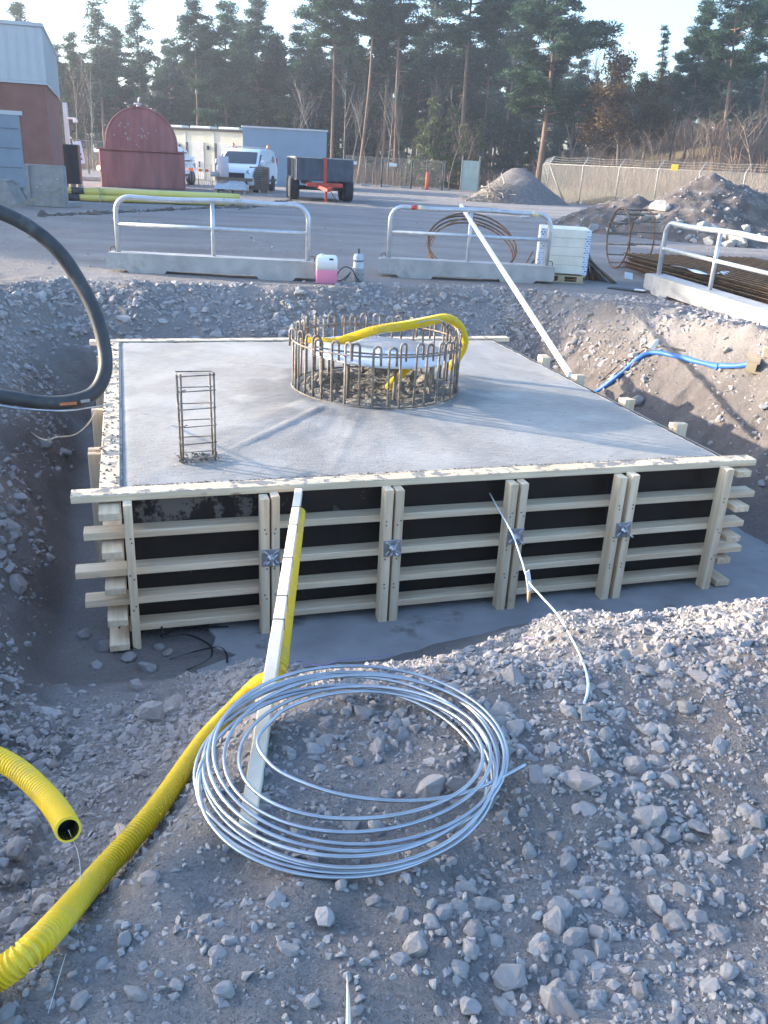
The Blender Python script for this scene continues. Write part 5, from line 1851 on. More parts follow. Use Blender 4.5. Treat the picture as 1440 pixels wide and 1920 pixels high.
    if text:
        for sd in (1,):
            cv = bpy.data.curves.new('lettering', 'FONT'); cv.resolution_u = 3; cv.body = text; cv.size = .5; cv.extrude = .002; cv.align_x = 'LEFT'
            cv.materials.append(mat('blue_lettering', (.03, .07, .25), (.03, .07, .25), 5, .4))
            tmp_ = bpy.data.objects.new('lettering_curve', cv); COL.objects.link(tmp_); bpy.context.view_layer.update()
            me_ = bpy.data.meshes.new_from_object(tmp_.evaluated_get(bpy.context.evaluated_depsgraph_get())); bpy.data.objects.remove(tmp_)
            o_ = bpy.data.objects.new('lettering', me_); link(o_, t)
            o_.location = (.986 + .008, 3.55, 1.10); o_.rotation_euler = (rad(84), 0, rad(90))
    else:
        MB().lathe([(0, 0), (.17, 0), (.17, .004), (0, .004)], 20, Matrix.Translation((.95, 4.2, 1.5)) @ Matrix.Rotation(rad(80), 4, 'Y')).build('emblem', mat('dark_emblem', (.05, .06, .08), (.4, .42, .45), 14), t)
    return t


v0 = at(441, 360)
van('van', (v0.x - .1, v0.y + .3, 0), rad(-5), 'white van with amber roof beacons facing the yard')
v1 = aty(357, 345, 51.0)
van('van', (v1.x - .55, 51.4, 0), rad(171), 'white van with blue lettering half hidden by the red tank', 'NET', False)

# ------------------------------------------------------------------ red tank
tk = aty(268, 352, 41.5)
tank = thing('red_tank', 'weathered red steel tank with a domed vault top', 'tank', (tk.x + .05, 41.5, 0), rad(16))
tank.scale = (.98, .98, .97)
M_tank = mat('faded_red_paint', (0.29, 0.10, 0.09), (0.40, 0.155, 0.135), 2.2, .7, bump=.1, bscale=12, stretch=(1.6, 1.6, .35), c3=(.21, .115, .10), s3=1.4, t3=(.55, .75))
M_peel = mat('bare_spot', (.45, .36, .33), (.38, .30, .27), 9, .7)
MB().box((0, 1.6, .81), (3.8, 3.4, 1.62), None, .04).build('base', M_tank, tank)
MB().box((0, 1.6, 1.655), (4.0, 3.6, .07), None, .01).build('flange', M_tank, tank)
R_ = 1.58
arc = [(-R_, 0.0), (-R_, .22)] + [(-R_ * math.cos(math.pi * k / 28), .22 + R_ * 1.0 * math.sin(math.pi * k / 28)) for k in range(1, 28)] + [(R_, .22), (R_, 0)]
Mv = Matrix(((1, 0, 0, 0), (0, 0, -1, 3.2), (0, 1, 0, 1.69), (0, 0, 0, 1)))
vault = MB().prism(arc, 3.1, Mv).build('vault', M_tank, tank)
rim2 = [(x * 1.0, .09, z + 1.69) for x, z in arc]
MB().tube(rim2, .035, 6).build('rim_angle', M_tank, vault)
for k in range(1, 24):
    a = math.pi * k / 24
    MB().lathe([(.03, 0), (.03, .02), (0, .03)], 6, Matrix.Translation((-R_ * .95 * math.cos(a), .095, 1.91 + R_ * .95 * math.sin(a))) @ Matrix.Rotation(rad(90), 4, 'X')).build('rivet', M_tank, vault)
rp2 = random.Random(17)
for k in range(34):
    x_, z_, r2 = rp2.gauss(-.2, .55), rp2.gauss(2.35, .35), rp2.uniform(.015, .05)
    MB().lathe([(r2, 0), (r2 * .8, .004), (0, .005)], 7, Matrix.Translation((x_, .098, z_)) @ Matrix.Rotation(rad(90), 4, 'X') @ Matrix.Scale(rp2.uniform(.6, 1.5), 4, (0, 1, 0))).build('paint_chip', M_peel, vault)
for x_ in (-.95, .95):
    MB().box((x_, -.105, .81), (.035, .02, 1.55)).build('weld_seam', M_tank, tank)
vv = MB().tube([(-.05, .5, 3.46), (-.05, .5, 3.66)], .09, 10).tube([(-.25, .5, 3.63), (.12, .5, 3.63)], .04, 8).tube([(-.02, .5, 3.66), (.0, .5, 3.86), (.05, .5, 3.91)], .05, 8)
vv.build('valve', M_galvdull, tank)
vv = MB().tube([(-1.9, .05, .8), (-1.96, -.02, .82)], .12, 10).build('round_fitting', M_galv, tank)

# ------------------------------------------------------------------ buildings
M_brick = mat('red_brick_render', (0.25, 0.10, 0.07), (0.31, 0.13, 0.095), 2, .85, bump=.15, bscale=20)
M_clad = mat('grey_cladding', (0.52, 0.50, 0.49), (0.56, 0.54, 0.53), 1.5, .5, .2)
bcn = aty(104, 372, 29.5)
hz1 = aty(80, 52, 29.5).z; hz2 = aty(84, 155, 29.5).z
byaw = rad(18)
hall = thing('brick_hall', 'red brick hall with grey metal upper storey at the left edge', 'building', (bcn.x, bcn.y, 0), byaw)
LW, LD = 13.0, 9.3
MB().box((-LW / 2, LD / 2, hz2 / 2), (LW, LD, hz2)).build('brick_wall', M_brick, hall)
cl = MB()
cl.box((-LW / 2, LD / 2, (hz1 + hz2) / 2 + .01), (LW + .10, LD + .10, hz1 - hz2))
up = cl.build('clad_storey', M_clad, hall)
for k in range(44):
    MB().box((-.12 - k * .295, -.062, (hz1 + hz2) / 2), (.03, .022, hz1 - hz2 - .02)).build('cladding_seam', M_clad, up)
for k in range(31):
    MB().box((.062, .15 + k * .295, (hz1 + hz2) / 2), (.022, .03, hz1 - hz2 - .02)).build('cladding_seam', M_clad, up)
MB().box((-LW / 2, LD / 2, hz1 + .06), (LW + .2, LD + .2, .12), None, .02).build('eaves_trim', M_clad, hall)
MB().box((-LW / 2, LD / 2, hz2 - .03), (LW + .13, LD + .13, .07)).build('drip_flashing', M_clad, hall)
dz = aty(20, 215, 29).z
dr_ = MB().box((-2.1, -.03, dz / 2), (2.5, .07, dz), None, .01).build('door', mat('blue_grey_door', (0.20, 0.24, 0.28), (0.24, 0.28, 0.32), 2, .5), hall)
for k in range(4):
    MB().box((-2.1, -.07, .35 + k * dz / 4.3), (2.4, .02, .03)).build('panel_seam', mat('door_seam', (.13, .16, .19)), dr_)
MB().box((-2.1, -.02, dz + .06), (2.7, .1, .12)).build('door_lintel', M_clad, hall)

q = aty(127, 262, 40.5)
lamp = thing('wall_lamp_post', 'pale downpipe with a small lamp beside the brick hall', 'downpipe', (q.x, 40.5, 0))
MB().box((0, 0, 1.75), (.16, .16, 3.5 - .28)).build('pipe', mat('pale_blue_metal', (.45, .52, .6), (.5, .57, .65), 4, .4), lamp)
MB().box((.25, -.05, 2.75), (.4, .12, .08), None, .02).build('lamp_arm', M_white, lamp)
MB().box((.43, -.08, 2.66), (.18, .16, .16), None, .03).build('lamp_head', M_white, lamp)
q = aty(134, 333, 38.5)
blk = thing('wrapped_stack', 'tall black wrapped stack on a pallet beside the brick hall', 'wrapped stack', (q.x, 38.5, 0), rad(10))
MB().box((0, .3, .93), (.70, .6, 1.55), None, .03).build('black_wrap', mat('black_foil', (.018, .02, .024), (.03, .033, .038), 6, .45, bump=.4, bscale=8), blk)
for x in (-.3, 0, .3):
    MB().box((x, .3, .07), (.12, .6, .14)).build('pallet_block', M_pallet, blk)
q = aty(150, 290, 47)
sg = thing('leaning_sign', 'tilted white board with blue lines hung on the rear fence', 'sign', (q.x, 47, aty(150, 300, 47).z))
MB().box((0, 0, .35), (.42, .03, 1.05), Matrix.Rotation(rad(-8), 4, 'Y'), .004).build('board', mat('pale_sign_board', (.55, .62, .75), (.6, .66, .78), 3, .5), sg)
for z in (.55, .25, .02):
    MB().box((.0, -.02, z + .02), (.24, .01, .09), Matrix.Rotation(rad(-8), 4, 'Y')).build('printed_line', mat('navy_print', (.05, .08, .2)), sg)
pA, pB = aty(140, 300, 48.5), aty(205, 300, 50)
panel_fence('site_fence', (pA.x, 48.5, 0), (pB.x, 50, 0), 'site fence panel between the brick hall and the red tank', signs=(1.4,))
o = MB().box((0, 0, .1), (3.2, .5, .2), None, .02).build('kerb_block', M_conc)
q = at(166, 338); o.location = (q.x, q.y, 0); o.rotation_euler = (0, 0, rad(8))
tag(o, 'low pale concrete kerb lying behind the yellow pipes', 'kerb')


def wallbox(name, A, B, depth, z1, label, cat, m, yaw_extra=0):
    A, B = Vector(A), Vector(B)
    L = (B - A).length
    t = thing(name, label, cat, (A.x, A.y, 0), math.atan2(B.y - A.y, B.x - A.x))
    MB().box((L / 2, depth / 2, z1 / 2), (L, depth, z1)).build('wall', m, t)
    return t, L


A = aty(300, 330, 60.5); B = aty(456, 335, 58.5)
M_cream = mat('cream_panel', (0.62, 0.56, 0.42), (0.68, 0.62, 0.48), 1.2, .65)
shed, LS = wallbox('site_cabin', (A.x, 60.5, 0), (B.x, 58.5, 0), 3.0, 2.95, 'row of cream site cabins with doors behind the vans', 'cabin', M_cream)
MB().box((LS / 2, 1.5, 3.02), (LS + .3, 3.3, .13), None, .02).build('roof_edge', mat('dark_roof_trim', (.05, .045, .04)), shed)
for k, x in enumerate((LS - .8, LS - 2.9, LS - 5.0)):
    d_ = MB().box((x - .55, -.03, 1.15), (1.3, .06, 2.25), None, .01).build('door', mat('pale_cabin_door', (.66, .62, .55), (.6, .56, .5), 3, .6), shed)
    MB().box((x - 1.12, -.075, 1.15), (.16, .03, 2.2)).build('door_frame', mat('brown_trim', (.10, .08, .06)), d_)
    MB().box((x - .25, -.075, .95), (.07, .03, .35)).build('handle', M_black, d_)
    MB().box((x + .42, -.08, 1.95), (.12, .14, .25), None, .02).build('wall_light', M_black, shed)
    MB().box((x + .85, -.02, 1.45), (.09, .04, 2.85)).build('corner_strip', M_clad, shed)
    MB().box((x - .6, 1.2, 3.16), (1.5, .9, .16), None, .03).build('roof_hatch', M_white, shed)
A = aty(456, 335, 54.5); B = aty(611, 338, 55.1)
M_bw = mat('blue_grey_sheet', (0.20, 0.27, 0.34), (0.23, 0.30, 0.37), 1.0, .5, .1)
zt_b = aty(530, 243, 54.8).z
bwall, LB = wallbox('blue_shed', (A.x, 54.5, 0), (B.x, 55.1, 0), 2.6, zt_b, 'plain blue-grey sheet metal shed behind the dump trailer', 'shed', M_bw)
for k in range(int(LB / .5)):
    MB().box((.25 + k * .5, -.012, zt_b / 2), (.06, .022, zt_b - .1)).build('sheet_rib', M_bw, bwall)
MB().box((LB / 2, 1.3, zt_b + .05), (LB + .12, 2.75, .1), None, .02).build('roof_trim', M_clad, bwall)

# ------------------------------------------------------------------ yellow pipes
M_ypipe = mat('smooth_yellow_pipe', (0.72, 0.58, 0.13), (0.78, 0.63, 0.18), 1.5, .4)
a0 = at(133, 370, .1); b0_ = at(456, 381, .1)
dr2 = (b0_ - a0).normalized(); nr2 = Vector((-dr2.y, dr2.x, 0))
plab = ('front', 'middle', 'rear')
k = 0
for row, (off, z, sh, ln) in enumerate(((0, .105, 0, 1.0), (.22, .105, .0, .99), (.44, .105, -.15, .985), (.11, .295, .15, .955), (.33, .295, -.35, .975))):
    p0 = a0 + nr2 * off + dr2 * sh; p0.z = z
    p1 = p0 + dr2 * (b0_ - a0).length * ln; p1.z = z
    t = thing('yellow_pipe', (plab[row] + ' yellow pipe in the bottom row of the pipe bundle' if row < 3 else ('front', 'rear')[row - 3] + ' yellow pipe in the top row of the pipe bundle'), 'pipe', p0, group='yellow pipes beside the brick hall')
    MB().tube([p0, p0.lerp(p1, .5), p1], .104, 18).build('pipe_wall', M_ypipe, t, p0)
    MB().tube([p1 - dr2 * .01, p1 + dr2 * .002], .088, 16).build('bore', M_black, t, p0)
    if row in (0, 3):
        MB().tube([p0 - dr2 * .12, p0 + dr2 * .26], .112, 16).build('black_socket', M_black, t, p0)
for f in (.16,):
    c = a0 + dr2 * (b0_ - a0).length * f + nr2 * .22
    o = MB().box((0, 0, 0), (.03, .69, .43), None, .01).build('pipe_strap', M_galvdull)
    o.location = (c.x, c.y, .205); o.rotation_euler = (0, 0, math.atan2(dr2.y, dr2.x))
    o.name = 'packing_strap'
    tag(o, 'grey packing strap round the yellow pipe bundle', 'strap')

# ------------------------------------------------------------------ things at the left edge of the yard
M_oldc = mat('old_grey_concrete', (0.22, 0.21, 0.20), (0.30, 0.29, 0.275), 4, .9, bump=.3, bscale=25)
q = at(56, 386)
Lc = thing('concrete_angle', 'upright grey concrete angle element beside the yellow pipes', 'concrete element', (q.x, q.y, 0), rad(-3))
MB().box((.56, .0, .56), (1.15, .12, 1.12), None, .015).build('upright_slab', M_oldc, Lc)
MB().box((.56, .5, .07), (1.15, .88, .14), None, .015).build('base_slab', M_oldc, Lc)
for x in (.06, 1.06):
    MB().box((x, -.09, .56), (.1, .07, 1.1), None, .01).build('edge_rib', M_oldc, Lc)
for x, z in ((.92, .75), (.92, .45), (.3, .5), (.45, .6)):
    MB().lathe([(.03, 0), (.03, .012), (0, .014)], 8, Matrix.Translation((x, -.06, z)) @ Matrix.Rotation(rad(90), 4, 'X')).build('cast_anchor', M_galv, Lc)
for k, (a, b) in enumerate((((20, 391), (116, 355)), ((40, 390), (122, 350)))):
    p0 = at(*a); p1 = aty(b[0], b[1], p0.y + .15)
    o = MB().beam(p0 + Vector((0, 0, .03)), p1, .05, .07).build('old_plank', mat('grey_old_wood', (.22, .2, .17), (.3, .27, .23), 8, .9, rand=.15), None, p0)
    tag(o, ('lower', 'upper')[k] + ' old grey plank leaning across the concrete angle element', 'plank')
for k, (px_, w_, h_) in enumerate(((2, .62, .62), (24, .34, .56), (40, .30, .40))):
    q = at(px_, 384 - k)
    o = thing('concrete_block', ('biggest grey concrete wedge block at the left edge of the yard', 'middle grey concrete wedge block near the left edge', 'smallest grey concrete wedge block beside the concrete angle')[k], 'concrete block', (q.x, q.y, 0), rad(8 * k))
    pr = [(-w_ / 2 - .12, 0), (w_ / 2 + .15, 0), (w_ / 2 - .1, h_), (-w_ / 2, h_)]
    MB().prism(pr, .5, Matrix(((1, 0, 0, 0), (0, 0, -1, .5), (0, 1, 0, 0), (0, 0, 0, 1)))).build('wedge', M_oldc, o)
    MB().box((0, .25, h_ + .03), (w_ * .8, .46, .06), None, .01).build('cap_plate', M_oldc, o)

# goods by the van
q = at(484, 361)
ps = thing('frame_stack', 'stack of brown plastic pallet frames before the white van', 'pallet stack', (q.x - .35, q.y - .2, 0), rad(12))
M_brownp = mat('brown_frame', (.16, .11, .075), (.22, .15, .10), 7, .7, rand=.15)
for k in range(11):
    f_ = MB().box((.45, 0, .16 + k * .095), (.92, .05, .075), None, .008).box((.45, 1.1, .16 + k * .095), (.92, .05, .075), None, .008)
    f_.box((.0, .55, .16 + k * .095), (.05, 1.05, .075), None, .008).box((.9, .55, .16 + k * .095), (.05, 1.05, .075), None, .008)
    f_.build('frame', M_brownp, ps)
for x in (.05, .45, .85):
    MB().box((x, .55, .06), (.1, 1.1, .11)).build('pallet_bearer', M_pallet, ps)
q = at(436, 362)
wb = thing('wrapped_goods', 'low pallet of goods under crumpled clear plastic before the van', 'pallet goods', (q.x - .75, q.y - .6, 0), rad(4))
for x in (.1, .75, 1.4):
    MB().box((x, .4, .08), (.12, .8, .15)).build('pallet_block', M_pallet, wb)
MB().box((.75, .4, .17), (1.6, .85, .04)).build('pallet_deck', M_pallet, wb)
gx_, gy_ = np.meshgrid(np.linspace(0, 1, 26), np.linspace(0, 1, 18))
e_ = np.minimum(np.minimum(gx_, 1 - gx_), np.minimum(gy_, 1 - gy_))
gz_ = .17 + sstep(e_ / .13) * (.30 + fbm(gx_ * 4, gy_ * 4, 3) * .3) + fbm(gx_ * 11, gy_ * 11, 2) * .1 * sstep(e_ / .1)
k_ = (np.arange(17)[:, None] * 26 + np.arange(25)[None]).ravel()
np_mesh('plastic_sheet', np.stack([gx_.ravel() * 1.6 - .05, gy_.ravel() * .9 - .05, gz_.ravel()], 1), np.stack([k_, k_ + 1, k_ + 27, k_ + 26], 1), mat('crumpled_plastic', (.50, .54, .58), (.62, .65, .68), 7, .25), False, wb)
MB().beam((.15, .1, .62), (1.75, .1, .60), .12, .14).build('timber', M_brownp, wb)
MB().tube([(.42, .35, .2), (.42, .35, 1.55)], .24, 20).build('pipe_offcut', mat('pale_pink_pipe', (.55, .47, .46), (.6, .52, .5), 3, .5), wb)
MB().box((.05, .3, .78), (.4, .3, .2), None, .04).build('bracket', M_galvdull, wb)
for k, (xa, xb, yy_) in enumerate(((338, 372, 46.5), (373, 398, 45.5))):
    A, B = aty(xa, 345, yy_), aty(xb, 345, yy_)
    t = thing('pedestrian_barrier', ('pedestrian barrier with striped board nearest the red tank', 'pedestrian barrier with striped board nearest the white van')[k], 'barrier', (A.x, yy_, 0), group='pedestrian barriers by the tank')
    L_ = B.x - A.x
    f_ = MB().tube([(0, 0, .05), (0, 0, 1.1), (L_, 0, 1.1), (L_, 0, .05)], .018, 6)
    f_.build('frame', M_galvdull, t)
    for j in range(1, 7):
        MB().tube([(L_ * j / 7, 0, .15), (L_ * j / 7, 0, 1.1)], .009, 5).build('bar', M_galvdull, t)
    for j in range(4):
        MB().box((L_ * (j + .5) / 4, -.03, .84), (L_ / 4 - .002, .02, .13)).build('stripe', M_amber if j % 2 == 0 else M_white, t)
# soft line of scraped dirt across the yard: a shallow row of clods
n = 420
tx_ = rbz.uniform(0, 1, n)
A, B = at(70, 405), at(470, 388)
cp = np.stack([A.x + (B.x - A.x) * tx_, A.y + (B.y - A.y) * tx_ + rbz.normal(0, .25, n), np.zeros(n)], 1)
cp[:, 2] = H(cp[:, 0], cp[:, 1])
A2, B2 = at(455, 392), at(545, 375)
t2 = rbz.uniform(0, 1, 260)
cp2 = np.stack([A2.x + (B2.x - A2.x) * t2, A2.y + (B2.y - A2.y) * t2 + rbz.normal(0, .35, 260), np.zeros(260)], 1)
cp2[:, 2] = H(cp2[:, 0], cp2[:, 1])
cp = np.concatenate([cp, cp2])
v_, f_ = stone_cloud(cp, np.clip(.05 * np.exp(rbz.normal(0, .6, len(cp))), .02, .2), protos, rbz, .5)
clods = np_mesh('dirt_clods', v_, f_, M_spoil, parent=ground)
tag(clods, kind='stuff')
# ------------------------------------------------------------------ trees
def leaf_material(name, c1, c2, trans=.25):
    m = mat(name, c1, c2, .8, .75, rand=.22, spec=.2)
    N, L = m.node_tree.nodes, m.node_tree.links
    b = N['Principled BSDF']
    src = b.inputs['Base Color'].links[0].from_socket
    g = N.new('ShaderNodeNewGeometry')
    mr = N.new('ShaderNodeMapRange'); mr.inputs[3].default_value = .65; mr.inputs[4].default_value = 1.4
    L.new(g.outputs['Random Per Island'], mr.inputs[0])
    vm = N.new('ShaderNodeVectorMath'); vm.operation = 'SCALE'
    L.new(src, vm.inputs[0]); L.new(mr.outputs[0], vm.inputs['Scale'])
    L.new(vm.outputs[0], b.inputs['Base Color'])
    tr = N.new('ShaderNodeBsdfTranslucent'); L.new(vm.outputs[0], tr.inputs[0])
    mx = N.new('ShaderNodeMixShader'); mx.inputs[0].default_value = trans
    out = [n for n in N if n.type == 'OUTPUT_MATERIAL'][0]
    L.new(b.outputs[0], mx.inputs[1]); L.new(tr.outputs[0], mx.inputs[2]); L.new(mx.outputs[0], out.inputs[0])
    return m


M_pine = leaf_material('pine_needles', (0.038, 0.078, 0.042), (0.060, 0.105, 0.055))
M_spruce = leaf_material('spruce_needles', (0.024, 0.052, 0.030), (0.038, 0.070, 0.038))
M_young = leaf_material('young_pine_needles', (0.085, 0.115, 0.045), (0.12, 0.14, 0.06))
M_brownleaf = leaf_material('withered_leaves', (0.085, 0.052, 0.022), (0.13, 0.085, 0.038))
M_bark = mat('pine_bark', (0.15, 0.095, 0.065), (0.23, 0.15, 0.105), 3, .9, stretch=(3, 3, .6), bump=.4, bscale=12, rand=.15)
M_birch = mat('birch_bark', (0.17, 0.15, 0.13), (0.26, 0.235, 0.21), 2, .8, rand=.2, c3=(.08, .07, .06), s3=4, t3=(.6, .66))
M_twig = mat('bare_twigs', (0.11, 0.085, 0.068), (0.17, 0.13, 0.10), 3, .9, rand=.2)


def cards(C, D, Lg, Wd, r):
    n = len(C)
    D = D / np.maximum(np.linalg.norm(D, axis=1)[:, None], 1e-6)
    q = r.normal(size=(n, 3)); s = np.cross(D, q); s /= np.maximum(np.linalg.norm(s, axis=1)[:, None], 1e-6)
    a = D * (Lg / 2)[:, None]; b = s * (Wd / 2)[:, None]
    V = np.stack([C - a - b * .35, C - b + a * .1, C + a, C + b + a * .1], 1).reshape(-1, 3)
    F = np.arange(4 * n).reshape(n, 4)
    return V, F


def pine(seed, h, c0, cw, dens=1.0, top='round', lean=0.0, needle=.42, trunk_r=.17):
    r = np.random.default_rng(seed)
    tm = MB()
    bend = r.normal(0, .25, 3)
    ax = lambda z: np.array([lean * z + bend[0] * math.sin(z / h * 3), bend[1] * math.sin(z / h * 2.5), z])
    zs = np.linspace(0, h * .98, 16)
    tm.tube([tuple(ax(z)) for z in zs], [trunk_r * (1 - .86 * (z / h) ** 1.1) * (1.25 if z == 0 else 1) for z in zs], 8)
    C, D, Ls, Ws = [], [], [], []
    nw = int((h - c0) / .62)
    for i in range(nw + 1):
        f = i / max(1, nw)
        z = c0 + (h - c0) * f
        if top == 'round':
            Lb = cw * (0.40 + .75 * math.sin(min(1, f * 1.1 + .12) * math.pi) ** .8) * (1.0 if f < .75 else max(.22, (1 - f) / .25))
        else:
            Lb = cw * max(.06, (1 - f) ** .85) * (1 if f > .06 else .6)
        for k in range(r.integers(3, 6)):
            if r.random() > .92 * min(1, dens + .2): continue
            a = r.uniform(0, 2 * math.pi); L_ = Lb * r.uniform(.55, 1.15)
            el = r.uniform(-.05, .45) if top == 'round' else r.uniform(-.35, -.02)
            d = np.array([math.cos(a) * math.cos(el), math.sin(a) * math.cos(el), math.sin(el)])
            p0 = ax(z); p1 = p0 + d * L_ + np.array([0, 0, .12 * L_ if top == 'round' else -.05 * L_])
            tm.tube([tuple(p0), tuple(p0 + d * L_ * .55), tuple(p1)], [.045 * L_ / 2 + .012, .03, .01], 4, caps=False)
            nc = max(1, int(L_ / .55)) if top == 'round' else max(2, int(L_ / .35))
            for j in range(nc):
                g = lerp(.42 if top == 'round' else .12, 1.0, (j + r.random()) / nc)
                c = p0 + (p1 - p0) * g + r.normal(0, .28 if top == 'round' else .12, 3)
                rad_ = (r.uniform(.38, .85) if top == 'round' else r.uniform(.2, .36) * (1.1 - .3 * g))
                m = int((88 if top == 'round' else 60) * dens * rad_ / .45)
                q = r.normal(size=(m, 3)); q /= np.linalg.norm(q, axis=1)[:, None]
                q *= (r.random(m) ** .45)[:, None] * rad_ * np.array([1.15, 1.15, .55])
                C.append(c + q)
                D.append(q * np.array([1, 1, 1]) + r.normal(0, .25, (m, 3)) + np.array([0, 0, .15 if top == 'round' else -.2]))
                Ls.append(r.uniform(.6, 1.1, m) * needle); Ws.append(r.uniform(.055, .10, m) * (needle / .42))
    # a few dead stubs below the crown
    for k in range(8):
        z = r.uniform(c0 * .45, c0); a = r.uniform(0, 6.28); L_ = r.uniform(.3, 1.1)
        p = ax(z)
        tm.tube([tuple(p), tuple(p + np.array([math.cos(a) * L_, math.sin(a) * L_, -.1 * L_]))], [.03, .008], 4, caps=False)
    V, F = cards(np.concatenate(C), np.concatenate(D), np.concatenate(Ls), np.concatenate(Ws), r)
    return tm, V, F


def bare(seed, h, r0, spread=.35, depth=4, droop=0.0, leaves=0, fork=(2, 4)):
    rq_ = random.Random(seed)
    tm = MB(); tips = []

    def grow(p, d, L_, r_, lev):
        n = 4 if lev == 0 else 3
        P_ = [p]
        for k in range(n):
            d = (d + Vector((rq_.gauss(0, .07), rq_.gauss(0, .07), rq_.gauss(.02, .04) - droop * lev * .03))).normalized()
            P_.append(P_[-1] + d * (L_ / n))
        tm.tube(P_, [lerp(r_, r_ * .45, i / n) for i in range(n + 1)], 6 if lev == 0 else 3, caps=False)
        if lev >= depth:
            tips.append(P_[-1]); return
        cnt = rq_.randint(*fork) + (5 if lev == 0 else 0)
        for k in range(cnt):
            t = rq_.uniform(.35 if lev == 0 else .2, 1.0)
            i = min(n - 1, int(t * n)); q = P_[i].lerp(P_[i + 1], t * n - i)
            a = rq_.uniform(0, 6.28)
            s = Vector((math.cos(a), math.sin(a), rq_.uniform(0, .6)))
            nd = (d * (1 - spread) + s * spread).normalized()
            grow(q, nd, L_ * rq_.uniform(.32, .55) * (1 if lev else .8), r_ * .42, lev + 1)
        tips.append(P_[-1])
    grow(Vector((0, 0, -.1)), Vector((rq_.gauss(0, .03), rq_.gauss(0, .03), 1)), h, r0, 0)
    V = F = None
    if leaves:
        r = np.random.default_rng(seed)
        T = np.array([tuple(t) for t in tips])
        C = T[r.integers(0, len(T), leaves)] + r.normal(0, .22, (leaves, 3))
        V, F = cards(C, r.normal(size=(leaves, 3)), r.uniform(.12, .24, leaves), r.uniform(.08, .14, leaves), r)
    return tm, V, F


def proto(name, spec, trunk_m, crown_m, cat, crown='crown'):
    tm, V, F = spec
    t = thing(name, name, cat)
    tm.build('trunk', trunk_m, t, recalc=False)
    if V is not None:
        np_mesh(crown, V, F, crown_m, False, t)
    t['_uses'] = 0
    return t


PR = {
    'tall_a': proto('pine_tree', pine(1, 20, 11.6, 2.7, 1.25), M_bark, M_pine, 'pine tree'),
    'tall_b': proto('pine_tree', pine(2, 19, 9.8, 2.5, 1.2), M_bark, M_pine, 'pine tree'),
    'tall_c': proto('pine_tree', pine(3, 21, 12.6, 2.3, 1.1, lean=.015), M_bark, M_pine, 'pine tree'),
    'full_a': proto('pine_tree', pine(4, 15, 4.2, 2.5, 1.4), M_bark, M_pine, 'pine tree'),
    'full_b': proto('pine_tree', pine(5, 14, 4.6, 2.3, 1.35), M_bark, M_pine, 'pine tree'),
    'full_c': proto('pine_tree', pine(6, 16, 3.2, 2.7, 1.3), M_bark, M_pine, 'pine tree'),
    'slim': proto('pine_tree', pine(7, 15, 6.5, 1.5, .8), M_bark, M_pine, 'pine tree'),
    'big': proto('pine_tree', pine(8, 19, 6.6, 3.5, 1.35, trunk_r=.26), M_bark, M_pine, 'pine tree'),
    'lean': proto('pine_tree', pine(9, 20, 9.0, 2.9, 1.0, lean=.10, trunk_r=.2), M_bark, M_pine, 'pine tree'),
    'spruce': proto('spruce_tree', pine(10, 12, 1.0, 2.0, .9, top='cone', needle=.34), M_bark, M_spruce, 'spruce tree'),
    'spruce_b': proto('spruce_tree', pine(13, 11, .6, 1.9, 1.0, top='cone', needle=.34), M_bark, M_spruce, 'spruce tree'),
    'young': proto('young_pine', pine(11, 5, .5, 1.3, 1.0, top='cone', needle=.34, trunk_r=.06), M_bark, M_young, 'pine tree'),
    'birch_a': proto('bare_birch', bare(21, 8.5, .06, .35, 3), M_birch, None, 'birch tree'),
    'birch_b': proto('bare_birch', bare(22, 7.5, .05, .30, 3), M_birch, None, 'birch tree'),
    'birch_c': proto('bare_birch', bare(24, 10, .07, .28, 3), M_birch, None, 'birch tree'),
    'oak': proto('withered_tree', bare(23, 6.0, .12, .5, 3, leaves=5200, fork=(3, 5)), M_twig, M_brownleaf, 'tree'),
    'alder': proto('bare_tree', bare(25, 6.5, .08, .45, 3, fork=(3, 4)), M_twig, None, 'tree'),
}
FLn_ = {'tall_a': 20, 'tall_b': 19, 'tall_c': 21, 'full_a': 15, 'full_b': 14, 'full_c': 16, 'slim': 15, 'big': 19, 'lean': 20, 'spruce': 12, 'spruce_b': 11, 'young': 5, 'birch_a': 8.5, 'birch_b': 7.5, 'birch_c': 10, 'oak': 6, 'alder': 6.5}


def plant(kind, px_, y, top_px=None, h=None, rz=None, label='', group='trees along the wood edge', base_z=None, wide=1.0):
    p = PR[kind]
    if p['_uses'] == 0:
        o = p
        p['_uses'] = 1
    else:
        o = copy_tree(p)
    q = aty(px_, 300, y)
    gz = Hs(q.x, y) if base_z is None else base_z
    if h is None:
        h = aty(px_, top_px, y).z - gz
    s = h / FLn_[kind]
    o.location = (q.x, y, gz - .05)
    o.scale = (s * wide, s * wide, s)
    o.rotation_euler = (0, 0, rz if rz is not None else random.uniform(0, 6.28))
    o['label'] = label
    o['group'] = group
    return o


